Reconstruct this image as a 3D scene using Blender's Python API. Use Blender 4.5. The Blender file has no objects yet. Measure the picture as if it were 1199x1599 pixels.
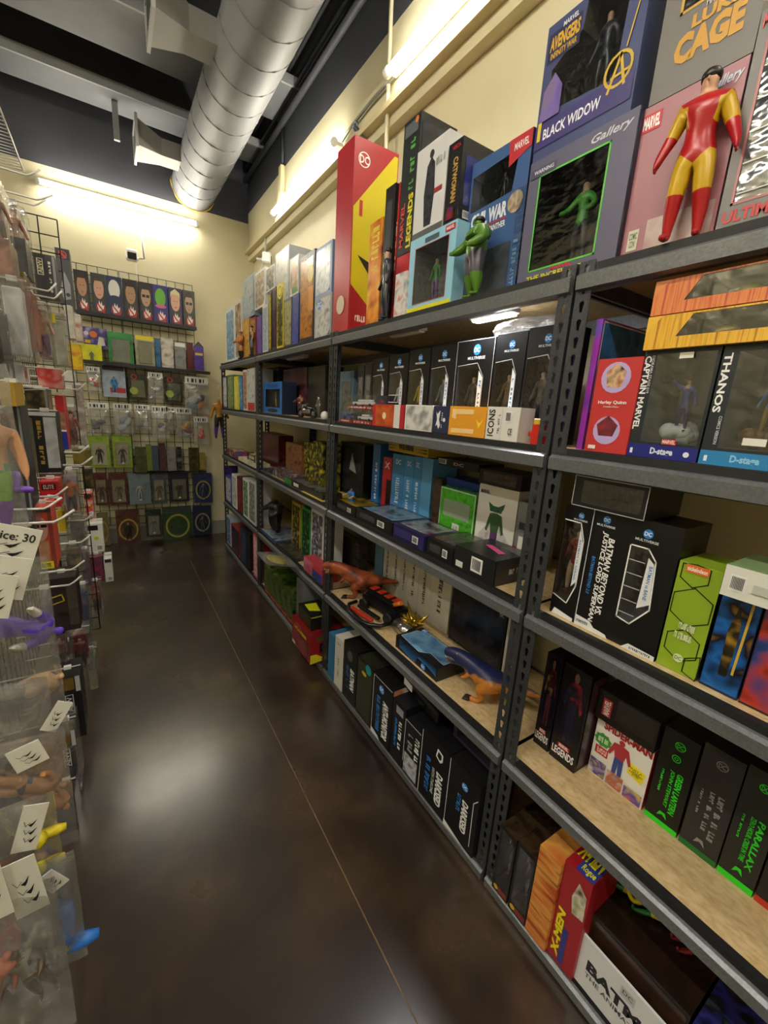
import bpy, bmesh, math, random
from mathutils import Vector, Matrix, noise
from mathutils.geometry import tessellate_polygon
random.seed(7)
SC = bpy.context.scene
COL = SC.collection
# ------------------------------------------------------------------ camera
FPX, CXP, CYP = 652.0, 599.5, 799.5
AX = ((0.84228567, -0.5354593, 0.06195309), (-0.07419471, -0.22900782, -0.97059289), (0.53390073, 0.81291989, -0.23261826))
CAM = Vector((0, 0, 1.476))
cd = bpy.data.cameras.new('camera'); cam = bpy.data.objects.new('camera', cd); COL.objects.link(cam)
cd.sensor_fit = 'VERTICAL'; cd.sensor_height = 36; cd.lens = FPX/1599*36; cd.clip_start = .02
r_, d_, f_ = [Vector(a) for a in AX]
cam.matrix_world = Matrix.Translation(CAM) @ Matrix((r_, -d_, -f_)).transposed().to_4x4()
SC.camera = cam
# ------------------------------------------------------------------ world, view
w = bpy.data.worlds.new('world'); SC.world = w; w.use_nodes = True
w.node_tree.nodes['Background'].inputs[0].default_value = (.05, .05, .05, 1)
w.node_tree.nodes['Background'].inputs[1].default_value = 1.0
SC.view_settings.view_transform = 'Standard'; SC.view_settings.look = 'None'
SC.view_settings.gamma = 1; SC.view_settings.use_curve_mapping = False
SC.view_settings.exposure = 1.05
SC.cycles.transparent_max_bounces = 24
TUBE_POWER = 34.0
CEIL_POWER = 110.0
LED_POWER = 30.0
# ------------------------------------------------------------------ measured positions
def ray(p):
    v = (p[0]-CXP, p[1]-CYP, FPX)
    return Vector([sum(AX[i][k]*v[i] for i in range(3)) for k in range(3)])
def hit(p, axis, val):
    r = ray(p); return CAM + r*((val-CAM[axis])/r[axis])
# ------------------------------------------------------------------ materials
def lin(h):
    h = h.lstrip('#'); o = []
    for i in (0, 2, 4):
        c = int(h[i:i+2], 16)/255; o.append(c/12.92 if c <= .04045 else ((c+.055)/1.055)**2.4)
    return (*o, 1)
MC = {}
def newmat(key):
    m = bpy.data.materials.new(key); m.use_nodes = True
    nt = m.node_tree; return m, nt, nt.nodes['Principled BSDF']
def paint(h, rough=.45, metal=0., spec=.5):
    k = ('p', h, rough, metal)
    if k not in MC:
        m, nt, b = newmat('paint '+h); b.inputs['Base Color'].default_value = lin(h)
        b.inputs['Roughness'].default_value = rough; b.inputs['Metallic'].default_value = metal
        b.inputs['Specular IOR Level'].default_value = spec; MC[k] = m
    return MC[k]
def ramp_mat(key, cols, scale, rough=.35, detail=3., bump=0., stretch=(1, 1, 1), metal=0, pos=None, rough2=None, voronoi=False):
    k = ('r', key)
    if k in MC: return MC[k]
    m, nt, b = newmat(key); N, L = nt.nodes, nt.links
    tc = N.new('ShaderNodeTexCoord'); mp = N.new('ShaderNodeMapping'); mp.inputs['Scale'].default_value = stretch
    L.new(tc.outputs['Object'], mp.inputs[0])
    n = N.new('ShaderNodeTexVoronoi' if voronoi else 'ShaderNodeTexNoise'); n.inputs['Scale'].default_value = scale
    if not voronoi: n.inputs['Detail'].default_value = detail
    L.new(mp.outputs[0], n.inputs['Vector'])
    cr = N.new('ShaderNodeValToRGB'); el = cr.color_ramp.elements
    lo, hi = (.0, .9) if voronoi else (.32, .68)
    for i, c in enumerate(cols):
        t = pos[i] if pos else lo+(hi-lo)*i/max(1, len(cols)-1)
        e = el[i] if i < 2 else el.new(t)
        e.position = t; e.color = lin(c)
    L.new(n.outputs[0], cr.inputs[0])
    L.new(cr.outputs[0], b.inputs['Base Color']); b.inputs['Roughness'].default_value = rough; b.inputs['Metallic'].default_value = metal
    if rough2 is not None:
        mr = N.new('ShaderNodeMapRange'); mr.inputs[3].default_value = rough; mr.inputs[4].default_value = rough2
        L.new(n.outputs[0], mr.inputs[0]); L.new(mr.outputs[0], b.inputs['Roughness'])
    if bump:
        bp = N.new('ShaderNodeBump'); bp.inputs['Strength'].default_value = bump; bp.inputs['Distance'].default_value = .002
        L.new(n.outputs[0], bp.inputs['Height']); L.new(bp.outputs[0], b.inputs['Normal'])
    MC[k] = m; return m
def art(cols, scale=14., rough=.25):
    """a printed picture: blotches of the print's colours"""
    cols = cols.split(); return ramp_mat('print '+' '.join(cols)+str(scale), cols, scale*.8, rough, 1.2, pos=[.22+.56*i/max(1, len(cols)-1) for i in range(len(cols))])
def clear(tint='#ffffff', fac=.10, rough=.06, milky=0.):
    k = ('c', tint, fac, rough, milky)
    if k in MC: return MC[k]
    m = bpy.data.materials.new('clear plastic'); m.use_nodes = True; nt = m.node_tree; N, L = nt.nodes, nt.links
    N.remove(N['Principled BSDF']); out = N['Material Output']
    tr = N.new('ShaderNodeBsdfTransparent'); tr.inputs[0].default_value = lin(tint)
    gl = N.new('ShaderNodeBsdfGlossy'); gl.inputs['Roughness'].default_value = rough
    fr = N.new('ShaderNodeLayerWeight'); fr.inputs[0].default_value = .35
    ma = N.new('ShaderNodeMath'); ma.operation = 'MULTIPLY_ADD'; ma.inputs[1].default_value = .32; ma.inputs[2].default_value = fac; ma.use_clamp = True
    L.new(fr.outputs['Fresnel'], ma.inputs[0]); mx = N.new('ShaderNodeMixShader')
    L.new(ma.outputs[0], mx.inputs[0]); L.new(tr.outputs[0], mx.inputs[1]); L.new(gl.outputs[0], mx.inputs[2])
    last = mx.outputs[0]
    if milky:
        df = N.new('ShaderNodeBsdfDiffuse'); df.inputs[0].default_value = (.8, .8, .8, 1)
        m2 = N.new('ShaderNodeMixShader'); m2.inputs[0].default_value = milky
        L.new(last, m2.inputs[1]); L.new(df.outputs[0], m2.inputs[2]); last = m2.outputs[0]
    tx = N.new('ShaderNodeTexCoord'); nz = N.new('ShaderNodeTexNoise'); nz.inputs['Scale'].default_value = 28
    bp = N.new('ShaderNodeBump'); bp.inputs['Strength'].default_value = .6; bp.inputs['Distance'].default_value = .006
    L.new(tx.outputs['Object'], nz.inputs[0]); L.new(nz.outputs[0], bp.inputs['Height']); L.new(bp.outputs[0], gl.inputs['Normal'])
    L.new(last, out.inputs[0]); MC[k] = m; return m
def glow(h, s):
    k = ('g', h, s)
    if k not in MC:
        m, nt, b = newmat('lamp glow'); b.inputs['Base Color'].default_value = lin('#ffffff')
        b.inputs['Emission Color'].default_value = lin(h); b.inputs['Emission Strength'].default_value = s; MC[k] = m
    return MC[k]
BLK, WHT = '#0d0d0f', '#e9e9e6'
PLAST = clear(); BAG = clear('#f4f4f4', .14, .12, .10); WIN = clear('#e8ecee', .15, .10)
# ------------------------------------------------------------------ objects
def link(name, me, parent=None, mats=()):
    o = bpy.data.objects.new(name, me); COL.objects.link(o)
    if me is not None:
        for m in mats: me.materials.append(m)
    if parent is not None: o.parent = parent
    return o
def tag(o, label, cat, group=None, kind=None):
    o['label'] = label; o['category'] = cat
    if group: o['group'] = group
    if kind: o['kind'] = kind
    return o
def struct(o, label=None):
    o['kind'] = 'structure'
    if label: o['label'] = label; o['category'] = label.split()[-1]
    return o
def mesh(name, vs, fs, mi=None, smooth=False):
    me = bpy.data.meshes.new(name); me.from_pydata([tuple(v) for v in vs], [], fs); me.update()
    if mi:
        for p, i in zip(me.polygons, mi): p.material_index = i
    if smooth:
        for p in me.polygons: p.use_smooth = True
    return me
def from_bm(name, bm, smooth=False):
    me = bpy.data.meshes.new(name); bm.normal_update(); bm.to_mesh(me); bm.free()
    if smooth:
        for p in me.polygons: p.use_smooth = True
    return me
def bbox(bm, a, b, mi=0):
    """axis aligned box from corner a to corner b"""
    v = [bm.verts.new((x, y, z)) for x in (a[0], b[0]) for y in (a[1], b[1]) for z in (a[2], b[2])]
    for q in ((0, 1, 3, 2), (4, 6, 7, 5), (0, 4, 5, 1), (2, 3, 7, 6), (0, 2, 6, 4), (1, 5, 7, 3)):
        f = bm.faces.new([v[i] for i in q]); f.material_index = mi
    return v
def boxmesh(name, a, b, bev=0.):
    bm = bmesh.new(); bbox(bm, a, b); bmesh.ops.recalc_face_normals(bm, faces=bm.faces)
    if bev: bmesh.ops.bevel(bm, geom=bm.edges[:], offset=bev, segments=1, affect='EDGES')
    return from_bm(name, bm)
def tube(bm, pts, rad, seg=6, cap=True, mi=0):
    pts = [Vector(p) for p in pts]; rings = []
    rads = rad if isinstance(rad, (list, tuple)) else [rad]*len(pts)
    up = Vector((0, 0, 1))
    for i, p in enumerate(pts):
        t = (pts[min(i+1, len(pts)-1)]-pts[max(i-1, 0)]).normalized()
        a = t.cross(up if abs(t.z) < .95 else Vector((1, 0, 0))).normalized(); b = t.cross(a)
        rings.append([bm.verts.new(p+(a*math.cos(2*math.pi*k/seg)+b*math.sin(2*math.pi*k/seg))*rads[i]) for k in range(seg)])
    for A, B in zip(rings, rings[1:]):
        for k in range(seg):
            f = bm.faces.new((A[k], A[(k+1) % seg], B[(k+1) % seg], B[k])); f.material_index = mi; f.smooth = True
    if cap:
        for R in (rings[0][::-1], rings[-1]):
            f = bm.faces.new(R); f.material_index = mi
def tubeobj(name, pts, rad, mat, parent=None, seg=6):
    bm = bmesh.new(); tube(bm, pts, rad, seg); bmesh.ops.recalc_face_normals(bm, faces=bm.faces)
    return link(name, from_bm(name, bm), parent, [mat])
def empty(name, loc, rz=0.):
    o = link(name, None); o.location = loc; o.rotation_euler = (0, 0, rz); o.empty_display_size = .05; return o
# ------------------------------------------------------------------ lettering
TXT = {}
def text_mesh(s, shear=0., bold=.0):
    k = (s, shear, bold)
    if k not in TXT:
        c = bpy.data.curves.new('lettering', 'FONT'); c.body = s; c.resolution_u = 2; c.shear = shear; c.offset = bold
        c.align_x = 'CENTER'; c.space_line = .85
        o = bpy.data.objects.new('lettering', c); COL.objects.link(o)
        dg = bpy.context.evaluated_depsgraph_get(); me = bpy.data.meshes.new_from_object(o.evaluated_get(dg))
        vs = [v.co.copy() for v in me.vertices]; fs = [tuple(p.vertices) for p in me.polygons]
        x0, x1 = min(v.x for v in vs), max(v.x for v in vs); y0, y1 = min(v.y for v in vs), max(v.y for v in vs)
        TXT[k] = ([((v.x-x0)/(x1-x0), (v.y-y0)/(y1-y0)) for v in vs], fs)
        bpy.data.objects.remove(o); bpy.data.meshes.remove(me)
    return TXT[k]
# ------------------------------------------------------------------ boxes with printed faces
RIGHT, BACK = -math.pi/2, 0.
class Box:
    """a package standing on its base, front towards local -y; faces take panels, windows and lettering in 0..1 coordinates"""
    def __init__(s, name, label, cat, loc, rz, w, d, h, body='#111111', group=None, hole=None, inner='#17171a', bodymat=None, top=None, side=None):
        s.w, s.d, s.h = w, d, h
        s.root = empty(name, loc, rz); tag(s.root, label, cat, group)
        bm = bmesh.new(); e = min(.0015, w*.03)
        X0, X1, Y0, Y1 = -w/2, w/2, 0., d
        V = lambda *c: bm.verts.new(c)
        def quad(pts, mi):
            f = bm.faces.new([V(*p) for p in pts]); f.material_index = mi
        quad([(X0, Y1, 0), (X0, Y1, h), (X1, Y1, h), (X1, Y1, 0)], 0)
        quad([(X0, Y0, 0), (X0, Y0, h), (X0, Y1, h), (X0, Y1, 0)], 2)
        quad([(X1, Y0, 0), (X1, Y1, 0), (X1, Y1, h), (X1, Y0, h)], 2)
        quad([(X0, Y0, h), (X1, Y0, h), (X1, Y1, h), (X0, Y1, h)], 3)
        quad([(X0, Y0, 0), (X0, Y1, 0), (X1, Y1, 0), (X1, Y0, 0)], 0)
        outer = [(X0, 0, 0), (X1, 0, 0), (X1, 0, h), (X0, 0, h)]
        if hole:
            hp = [(X0+u*w, 0, v*h) for u, v in hole]
            allp = outer+hp; vv = [V(*p) for p in allp]
            flat = lambda L: [Vector((p[0], p[2], 0)) for p in L]
            for t in tessellate_polygon([flat(outer), flat(hp)]):
                f = bm.faces.new([vv[i] for i in t]); f.material_index = 0
            dd = d*.82; n = len(hp)
            for i in range(n):
                a, b = hp[i], hp[(i+1) % n]
                quad([a, b, (b[0], dd, b[2]), (a[0], dd, a[2])], 1)
            f = bm.faces.new([V(p[0], dd, p[2]) for p in hp]); f.material_index = 1
        else:
            quad(outer, 0)
        me = from_bm('carton', bm)
        bmat = bodymat or paint(body, .38)
        s.body = link('carton', me, s.root, [bmat, paint(inner, .6) if isinstance(inner, str) else inner, side or bmat, top or bmat])
        if hole:
            pane = mesh('window', [(X0+u*w, .0012, v*h) for u, v in hole], [tuple(range(len(hole)))])
            link('window', pane, s.root, [WIN])
        s.n = 0
    def face(s, f):
        w, d, h = s.w, s.d, s.h
        return {'F': (Vector((-w/2, 0, 0)), Vector((w, 0, 0)), Vector((0, 0, h)), Vector((0, -1, 0))),
                'R': (Vector((w/2, 0, 0)), Vector((0, d, 0)), Vector((0, 0, h)), Vector((1, 0, 0))),
                'L': (Vector((-w/2, d, 0)), Vector((0, -d, 0)), Vector((0, 0, h)), Vector((-1, 0, 0))),
                'T': (Vector((-w/2, 0, h)), Vector((w, 0, 0)), Vector((0, d, 0)), Vector((0, 0, 1)))}[f]
    def place(s, f, pts, lift):
        o, U, V, N = s.face(f)
        return [o+U*u+V*v+N*lift for u, v in pts]
    def poly(s, f, pts, mat, name='printed_panel', lift=None):
        s.n += 1
        me = mesh(name, s.place(f, pts, lift if lift else .0006+.00022*s.n), [tuple(range(len(pts)))])
        link(name, me, s.root, [mat if not isinstance(mat, str) else paint(mat, .35)]); return s
    def rect(s, f, u0, v0, u1, v1, mat, name='printed_panel'):
        return s.poly(f, [(u0, v0), (u1, v0), (u1, v1), (u0, v1)], mat, name)
    def disc(s, f, u, v, ru, mat, name='emblem', rv=None, n=18, ring=0):
        _, U, V, _ = s.face(f); rv = rv or ru*U.length/V.length
        C = [(math.cos(2*math.pi*k/n), math.sin(2*math.pi*k/n)) for k in range(n)]
        if not ring: return s.poly(f, [(u+ru*a, v+rv*b) for a, b in C], mat, name)
        s.n += 1
        pts = [(u+ru*a, v+rv*b) for a, b in C]+[(u+ru*a*ring, v+rv*b*ring) for a, b in C]
        me = mesh(name, s.place(f, pts, .0006+.00022*s.n), [(k, (k+1) % n, n+(k+1) % n, n+k) for k in range(n)])
        link(name, me, s.root, [paint(mat, .35) if isinstance(mat, str) else mat]); return s
    def line(s, f, pts, wd, mat, name='printed_line', closed=False):
        o, U, V, N = s.face(f); s.n += 1; lift = .0006+.00022*s.n
        P = [o+U*u+V*v+N*lift for u, v in pts]; vs, fs = [], []
        for a, b in list(zip(P, P[1:]))+([(P[-1], P[0])] if closed else []):
            t = (b-a).normalized(); q = t.cross(N)*wd/2; a2, b2 = a-t*wd/2, b+t*wd/2
            k = len(vs); vs += [a2-q, b2-q, b2+q, a2+q]; fs.append((k, k+1, k+2, k+3))
        link(name, mesh(name, vs, fs), s.root, [paint(mat, .35) if isinstance(mat, str) else mat]); return s
    def marks(s, n):
        """print too small or blurred to read: a row of short strokes"""
        rnd = random.Random(n*7+int(s.w*1e4)); vs, fs = [], []
        for i in range(n):
            if rnd.random() < .12: continue
            a = i/n; w_ = (.55+.35*rnd.random())/n; k = len(vs); lo = .15*rnd.random(); hi = 1-.15*rnd.random(); t = .28
            for x0, y0, x1, y1 in ((a, lo, a+w_*.4, hi), (a+w_*.3, lo if rnd.random() < .5 else hi-t, a+w_, (lo+t) if rnd.random() < .5 else hi)):
                if y1 <= y0: y0, y1 = lo, hi
                k = len(vs); vs += [(x0, y0), (x1, y0), (x1, y1), (x0, y1)]; fs.append((k, k+1, k+2, k+3))
        return vs, fs
    def text(s, f, st, u0, v0, u1, v1, mat='#f2f2f0', rot=0, shear=0., bold=.02):
        """st fills the rectangle u0..v1; rot -90 reads downwards, 90 upwards"""
        if st[0] == '~': vs, fs = s.marks(int(st[1:]))
        else: vs, fs = text_mesh(st, shear, bold)
        s.n += 1
        def m(x, y):
            if rot == -90: x, y = y, 1-x
            elif rot == 90: x, y = 1-y, x
            return (u0+(u1-u0)*x, v0+(v1-v0)*y)
        me = mesh('lettering', s.place(f, [m(*v) for v in vs], .0006+.00022*s.n), fs)
        link('lettering', me, s.root, [paint(mat, .4) if isinstance(mat, str) else mat]); return s
    def part(s, name, me, mats, loc=(0, 0, 0), rz=0., sc=1.):
        o = link(name, me, s.root, mats); o.location = loc; o.rotation_euler = (0, 0, rz); o.scale = (sc,)*3; return s
    def dc(s, f, u, v, ru, blue='#2f7fd0', ink='#eaf2ff', word=None):
        _, U, V, _ = s.face(f); rv = ru*U.length/V.length
        s.disc(f, u, v, ru, blue); s.text(f, 'DC', u-ru*.72, v-rv*.45, u+ru*.72, v+rv*.45, ink, bold=.03)
        if word: s.text(f, word, u-ru*2.3, v-rv*1.75, u+ru*2.3, v-rv*1.2, '#dfe8ef')
        return s
    def person(s, f, u0, v0, u1, v1, top, legs, skin='#a07858'):
        """flat print of a plain standing figure"""
        m = lambda L: [(u0+(u1-u0)*a, v0+(v1-v0)*b) for a, b in L]
        s.poly(f, m([(.30, .0), (.46, .0), (.50, .40), (.54, .0), (.70, .0), (.68, .50), (.32, .50)]), legs, 'printed_figure')
        s.poly(f, m([(.32, .48), (.68, .48), (.74, .66), (.88, .46), (.98, .50), (.80, .84), (.58, .87), (.42, .87), (.20, .84), (.02, .50), (.12, .46), (.26, .66)]), top, 'printed_figure')
        c = m([(.5, .93)])[0]; s.disc(f, c[0], c[1], (u1-u0)*.12, skin, 'printed_head', (v1-v0)*.068); return s
    def barcode(s, f, u0, v0, u1, v1):
        s.rect(f, u0, v0, u1, v1, '#e8e8e6', 'barcode_label'); k = 9
        for i in range(k):
            a = u0+(u1-u0)*(.1+.8*i/k); s.rect(f, a, v0+(v1-v0)*.15, a+(u1-u0)*.045, v1-(v1-v0)*.12, '#222222', 'barcode_line')
        return s
    def seeme(s): return s.root
def shelf_box(name, label, cat, BL, BR, T, zb, xf=.94, d=.12, body='#111111', dy=0., gap=.0015, **k):
    """package on the right-hand shelves: BL and BR mark its front lower corners, T its upper edge (or its height in metres)"""
    if BL[0] < 400 and zb < 1.8: xf = .92
    yl, yr = hit(BL, 0, xf).y, hit(BR, 0, xf).y
    h = T if not isinstance(T, tuple) else hit(T, 0, xf).z-zb
    if zb < 1.8:
        yl = min(yl, 4.325)
        mg = .045 if xf < .96 else .014
        for py in (.659, 1.92, 3.18):
            if yr < py < yl or abs(yl-py) < mg or abs(yr-py) < mg:
                if yl-py > py-yr: yr = max(yr, py+mg)
                else: yl = min(yl, py-mg)
        up_ = [l for l in (.512, .985, 1.417, 1.822) if l > zb+.02]
        if up_: h = min(h, up_[0]-.06-zb)
    wd = max(.006, yl-yr-gap)
    return Box(name, label, cat, (xf, (yl+yr)/2+dy, zb+.0008), RIGHT, wd, d, h, body, **k)
def face_box(name, label, cat, x0, y0, x1, y1, yp, d=.05, body='#111111', **k):
    """package whose face looks down the aisle: picture rectangle x0,y0 - x1,y1 at distance yp"""
    a, b = hit((x0, y1), 1, yp), hit((x1, y1), 1, yp); t = hit(((x0+x1)/2, y0), 1, yp)
    return Box(name, label, cat, ((a.x+b.x)/2, yp, (a.z+b.z)/2), BACK, max(.008, b.x-a.x-.002), d, max(.01, t.z-(a.z+b.z)/2), body, **k)
SQ = [(.12, .12), (.88, .12), (.88, .88), (.12, .88)]
def sq(a, b, c, d): return [(a, b), (c, b), (c, d), (a, d)]
# ------------------------------------------------------------------ jointed toy figures
HUM = {}
def humanoid(pose='stand', bulk=1., hands=True):
    k = (pose, bulk, hands)
    if k in HUM: return HUM[k]
    P = {'pelvis': (0, 0, .52, .062), 'waist': (0, 0, .61, .055), 'chest': (0, .004, .72, .075), 'collar': (0, .004, .80, .05), 'neck': (0, 0, .845, .028), 'head': (0, -.008, .895, .046), 'crown': (0, .0, .945, .043)}
    for s, t in ((-1, 'l'), (1, 'r')):
        P['shoulder'+t] = (s*.10, 0, .785, .042); P['elbow'+t] = (s*.155, .005, .645, .030); P['wrist'+t] = (s*.195, -.035, .525, .021)
        P['hand'+t] = (s*.205, -.045, .48, .022); P['hip'+t] = (s*.05, 0, .485, .055); P['knee'+t] = (s*.07, -.012, .28, .039)
        P['calf'+t] = (s*.078, .01, .19, .036); P['ankle'+t] = (s*.082, .01, .06, .026); P['heel'+t] = (s*.082, .012, .026, .024); P['toe'+t] = (s*.092, -.075, .02, .021)
    if pose == 'reach':
        P['elbowl'] = (-.19, -.05, .68, .034); P['wristl'] = (-.25, -.13, .62, .027); P['handl'] = (-.27, -.17, .615, .030)
        P['elbowr'] = (.19, -.02, .66, .034); P['wristr'] = (.16, -.12, .58, .027); P['handr'] = (.15, -.16, .575, .030)
    if pose == 'fly':
        P['elbowl'] = (-.2, 0, .85, .03); P['wristl'] = (-.28, -.03, .93, .021); P['handl'] = (-.31, -.03, .97, .022)
    E = [('pelvis', 'waist', 'torso'), ('waist', 'chest', 'torso'), ('chest', 'collar', 'torso'), ('collar', 'neck', 'head'), ('neck', 'head', 'head'), ('head', 'crown', 'head')]
    for t in 'lr':
        E += [('collar', 'shoulder'+t, 'torso'), ('shoulder'+t, 'elbow'+t, 'uarm'), ('elbow'+t, 'wrist'+t, 'farm'), ('wrist'+t, 'hand'+t, 'hand'), ('pelvis', 'hip'+t, 'pelvis'),
              ('hip'+t, 'knee'+t, 'thigh'), ('knee'+t, 'calf'+t, 'shin'), ('calf'+t, 'ankle'+t, 'shin'), ('ankle'+t, 'heel'+t, 'foot'), ('heel'+t, 'toe'+t, 'foot')]
        if hands:
            hx, hy, hz, _ = P['hand'+t]; wx, wy, wz, _ = P['wrist'+t]
            dv = (Vector((hx, hy, hz))-Vector((wx, wy, wz))).normalized(); sv = dv.cross(Vector((1, 0, 0))).normalized()
            for j in range(4):
                b = Vector((hx, hy, hz))+dv*.006+sv*(.012*(j-1.5)); ln = (.026, .031, .029, .022)[j]
                P[f'f{j}{t}'] = (*b, .0085); P[f'g{j}{t}'] = (*(b+dv*ln+Vector((-.006 if t == 'r' else .006, -.004, 0))), .0065)
                E += [('hand'+t, f'f{j}{t}', 'hand'), (f'f{j}{t}', f'g{j}{t}', 'hand')]
    names = list(P); idx = {n: i for i, n in enumerate(names)}
    me = bpy.data.meshes.new('figure'); me.from_pydata([P[n][:3] for n in names], [(idx[a], idx[b]) for a, b, _ in E], []); me.update()
    o = bpy.data.objects.new('figure', me); COL.objects.link(o)
    o.modifiers.new('skin', 'SKIN'); sd = o.modifiers.new('sub', 'SUBSURF'); sd.levels = 1; sd.render_levels = 1
    for n in names:
        sv = me.skin_vertices[0].data[idx[n]]; r = P[n][3]; core = n[:-1] in ('shoulder', 'elbow', 'wrist', 'hand', 'hip', 'knee', 'calf') or n in ('chest', 'waist', 'collar')
        r = r*(bulk if core else 1)*1.12; sv.radius = (r, r); sv.use_root = (n == 'pelvis')
    dg = bpy.context.evaluated_depsgraph_get(); out = bpy.data.meshes.new_from_object(o.evaluated_get(dg))
    bpy.data.objects.remove(o)
    segs = [(Vector(P[a][:3]), Vector(P[b][:3]), r) for a, b, r in E]; reg = []
    for p in out.polygons:
        c = p.center; best = (9, 'torso')
        for a, b, r in segs:
            t = max(0, min(1, (c-a).dot(b-a)/max(1e-9, (b-a).length_squared))); dist = (c-(a+(b-a)*t)).length
            if dist < best[0]: best = (dist, r)
        reg.append(best[1]); p.use_smooth = True
    HUM[k] = (out, reg); return HUM[k]
REG = ['torso', 'pelvis', 'head', 'uarm', 'farm', 'hand', 'thigh', 'shin', 'foot']
def figure_mesh(cols, pose='stand', bulk=1., hands=True):
    """cols: colour per body region, '*' for the rest"""
    out, reg = humanoid(pose, bulk, hands); me = out.copy(); me.materials.clear()
    for r in REG: me.materials.append(paint(cols.get(r, cols['*']), .3))
    for p, r in zip(me.polygons, reg): p.material_index = REG.index(r)
    return me
def sphere_mesh(name, rx, ry, rz, c=(0, 0, 0), seg=10, rings=7, zmin=-9):
    bm = bmesh.new(); bmesh.ops.create_uvsphere(bm, u_segments=seg, v_segments=rings, radius=1)
    for v in bm.verts: v.co = Vector((v.co.x*rx+c[0], v.co.y*ry+c[1], max(zmin, v.co.z)*rz+c[2]))
    return from_bm(name, bm, True)
def toy(name, label, cols, loc, rz, ht, pose='stand', bulk=1., hair='#1a1412', group=None, hands=True, face=True, wide=1.):
    root = empty(name, loc, rz); tag(root, label, 'figure', group); root.scale = (ht*wide, ht*wide, ht)
    link('body', figure_mesh(cols, pose, bulk, hands), root)
    if hair: link('hair', sphere_mesh('hair', .055, .058, .05, (0, .008, .945), 12, 8, -.45), root, [paint(hair, .4)])
    if face:
        link('nose', sphere_mesh('nose', .008, .012, .014, (0, -.058, .905), 6, 5), root, [paint(cols.get('head', cols['*']), .4)])
        for s in (-1, 1): link('eye', sphere_mesh('eye', .009, .005, .005, (s*.02, -.053, .92), 6, 5), root, [paint('#1c1713', .3)])
    return root
FIG = {}
def inner_fig(b, col, col2, sc=.7, pose='stand', u=.5, v=.12):
    """small figure inside a windowed package"""
    k = (col, col2, pose)
    if k not in FIG: FIG[k] = figure_mesh({'*': col, 'thigh': col2, 'shin': col2, 'head': '#b08a70'}, pose, 1.05, False)
    o = link('boxed_figure', FIG[k], b.root); h = b.h*sc; o.scale = (h*.9, min(h*.9, b.d*1.7), h)
    o.location = (-b.w/2+b.w*u, b.d*.26, b.h*v); return b
def dino_mesh(spine, limbs, seg_sub=2):
    vs, ed, rd = [], [], []
    def chain(pts, at=None):
        prev = at
        for x, y, z, r in pts:
            vs.append((x, y, z)); rd.append(r); i = len(vs)-1
            if prev is not None: ed.append((prev, i))
            prev = i
    chain(spine)
    for at, pts in limbs: chain(pts, at)
    me = bpy.data.meshes.new('dino'); me.from_pydata(vs, ed, []); me.update()
    o = bpy.data.objects.new('dino', me); COL.objects.link(o); o.modifiers.new('skin', 'SKIN')
    sd = o.modifiers.new('sub', 'SUBSURF'); sd.levels = seg_sub; sd.render_levels = seg_sub
    for i, r in enumerate(rd):
        q = me.skin_vertices[0].data[i]; q.radius = (r, r); q.use_root = (i == len(spine)//2)
    dg = bpy.context.evaluated_depsgraph_get(); out = bpy.data.meshes.new_from_object(o.evaluated_get(dg)); bpy.data.objects.remove(o)
    for p in out.polygons: p.use_smooth = True
    return out
# ================================================================== the room
XF, XW, YB = .915, 1.385, 4.89
ZC, ZDECK = 3.255, 4.3
CREAM = ramp_mat('cream wall paint', ['#cbc3a0', '#d0c8a6'], 3, .6)
DARK = ramp_mat('charcoal ceiling paint', ['#3a3c42', '#404249'], 2, .75)
STEEL = ramp_mat('painted steel beam', ['#606366', '#6c6f72'], 4, .6)
def room_box(name, a, b, mat, label=None):
    return struct(link(name, boxmesh(name, a, b), None, [mat]), label)
fl = room_box('floor', (-3, -4, -.05), (XW+.1, YB, -.0015), ramp_mat('joint dust', ['#6b5238', '#8a6d4b'], 9, .8))
FLOORM = ramp_mat('stained concrete', ['#1f1712', '#32261d', '#4a3b2d', '#261c15'], 2.6, .36, 9, .15, pos=[.28, .48, .64, .8], rough2=.22)
FLOORM.node_tree.nodes['Principled BSDF'].inputs['Coat Weight'].default_value = 1.0
FLOORM.node_tree.nodes['Principled BSDF'].inputs['Coat Roughness'].default_value = .21
def slab(a, b):
    link('slab', boxmesh('slab', (a[0]+.002, a[1]+.002, -.003), (b[0]-.002, b[1]-.002, 0)), fl, [FLOORM])
SX, SY = .531, 4.09
slab((-3, -4), (SX, SY)); slab((SX, -4), (XW+.1, SY)); slab((-3, SY), (XW+.1, YB))
wb = room_box('wall_back', (-3, YB, 0), (XW+.1, YB+.1, ZC), CREAM)
link('upper_paint', boxmesh('upper_paint', (-3, YB-.001, ZC), (XW+.1, YB+.1, ZDECK)), wb, [DARK])
wr = room_box('wall_right', (XW, -4, 0), (XW+.1, YB, 2.91), CREAM)
link('soffit_face', boxmesh('soffit_face', (1.33, -4, 2.912), (XW+.1, YB, ZC+.09)), wr, [CREAM])
link('upper_paint', boxmesh('upper_paint', (1.329, -4, ZC+.09), (XW+.1, YB, ZDECK)), wr, [DARK])
room_box('wall_left', (-3.1, -4, 0), (-3, YB, ZDECK), CREAM)
room_box('wall_front', (-3, -4.1, 0), (XW+.1, -4, ZDECK), CREAM)
room_box('ceiling', (-3, -4, ZDECK), (XW+.1, YB, ZDECK+.1), DARK)
room_box('baseboard_back', (-3, YB-.012, 0), (XW, YB, .155), paint('#8e8a80', .5))
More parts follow.
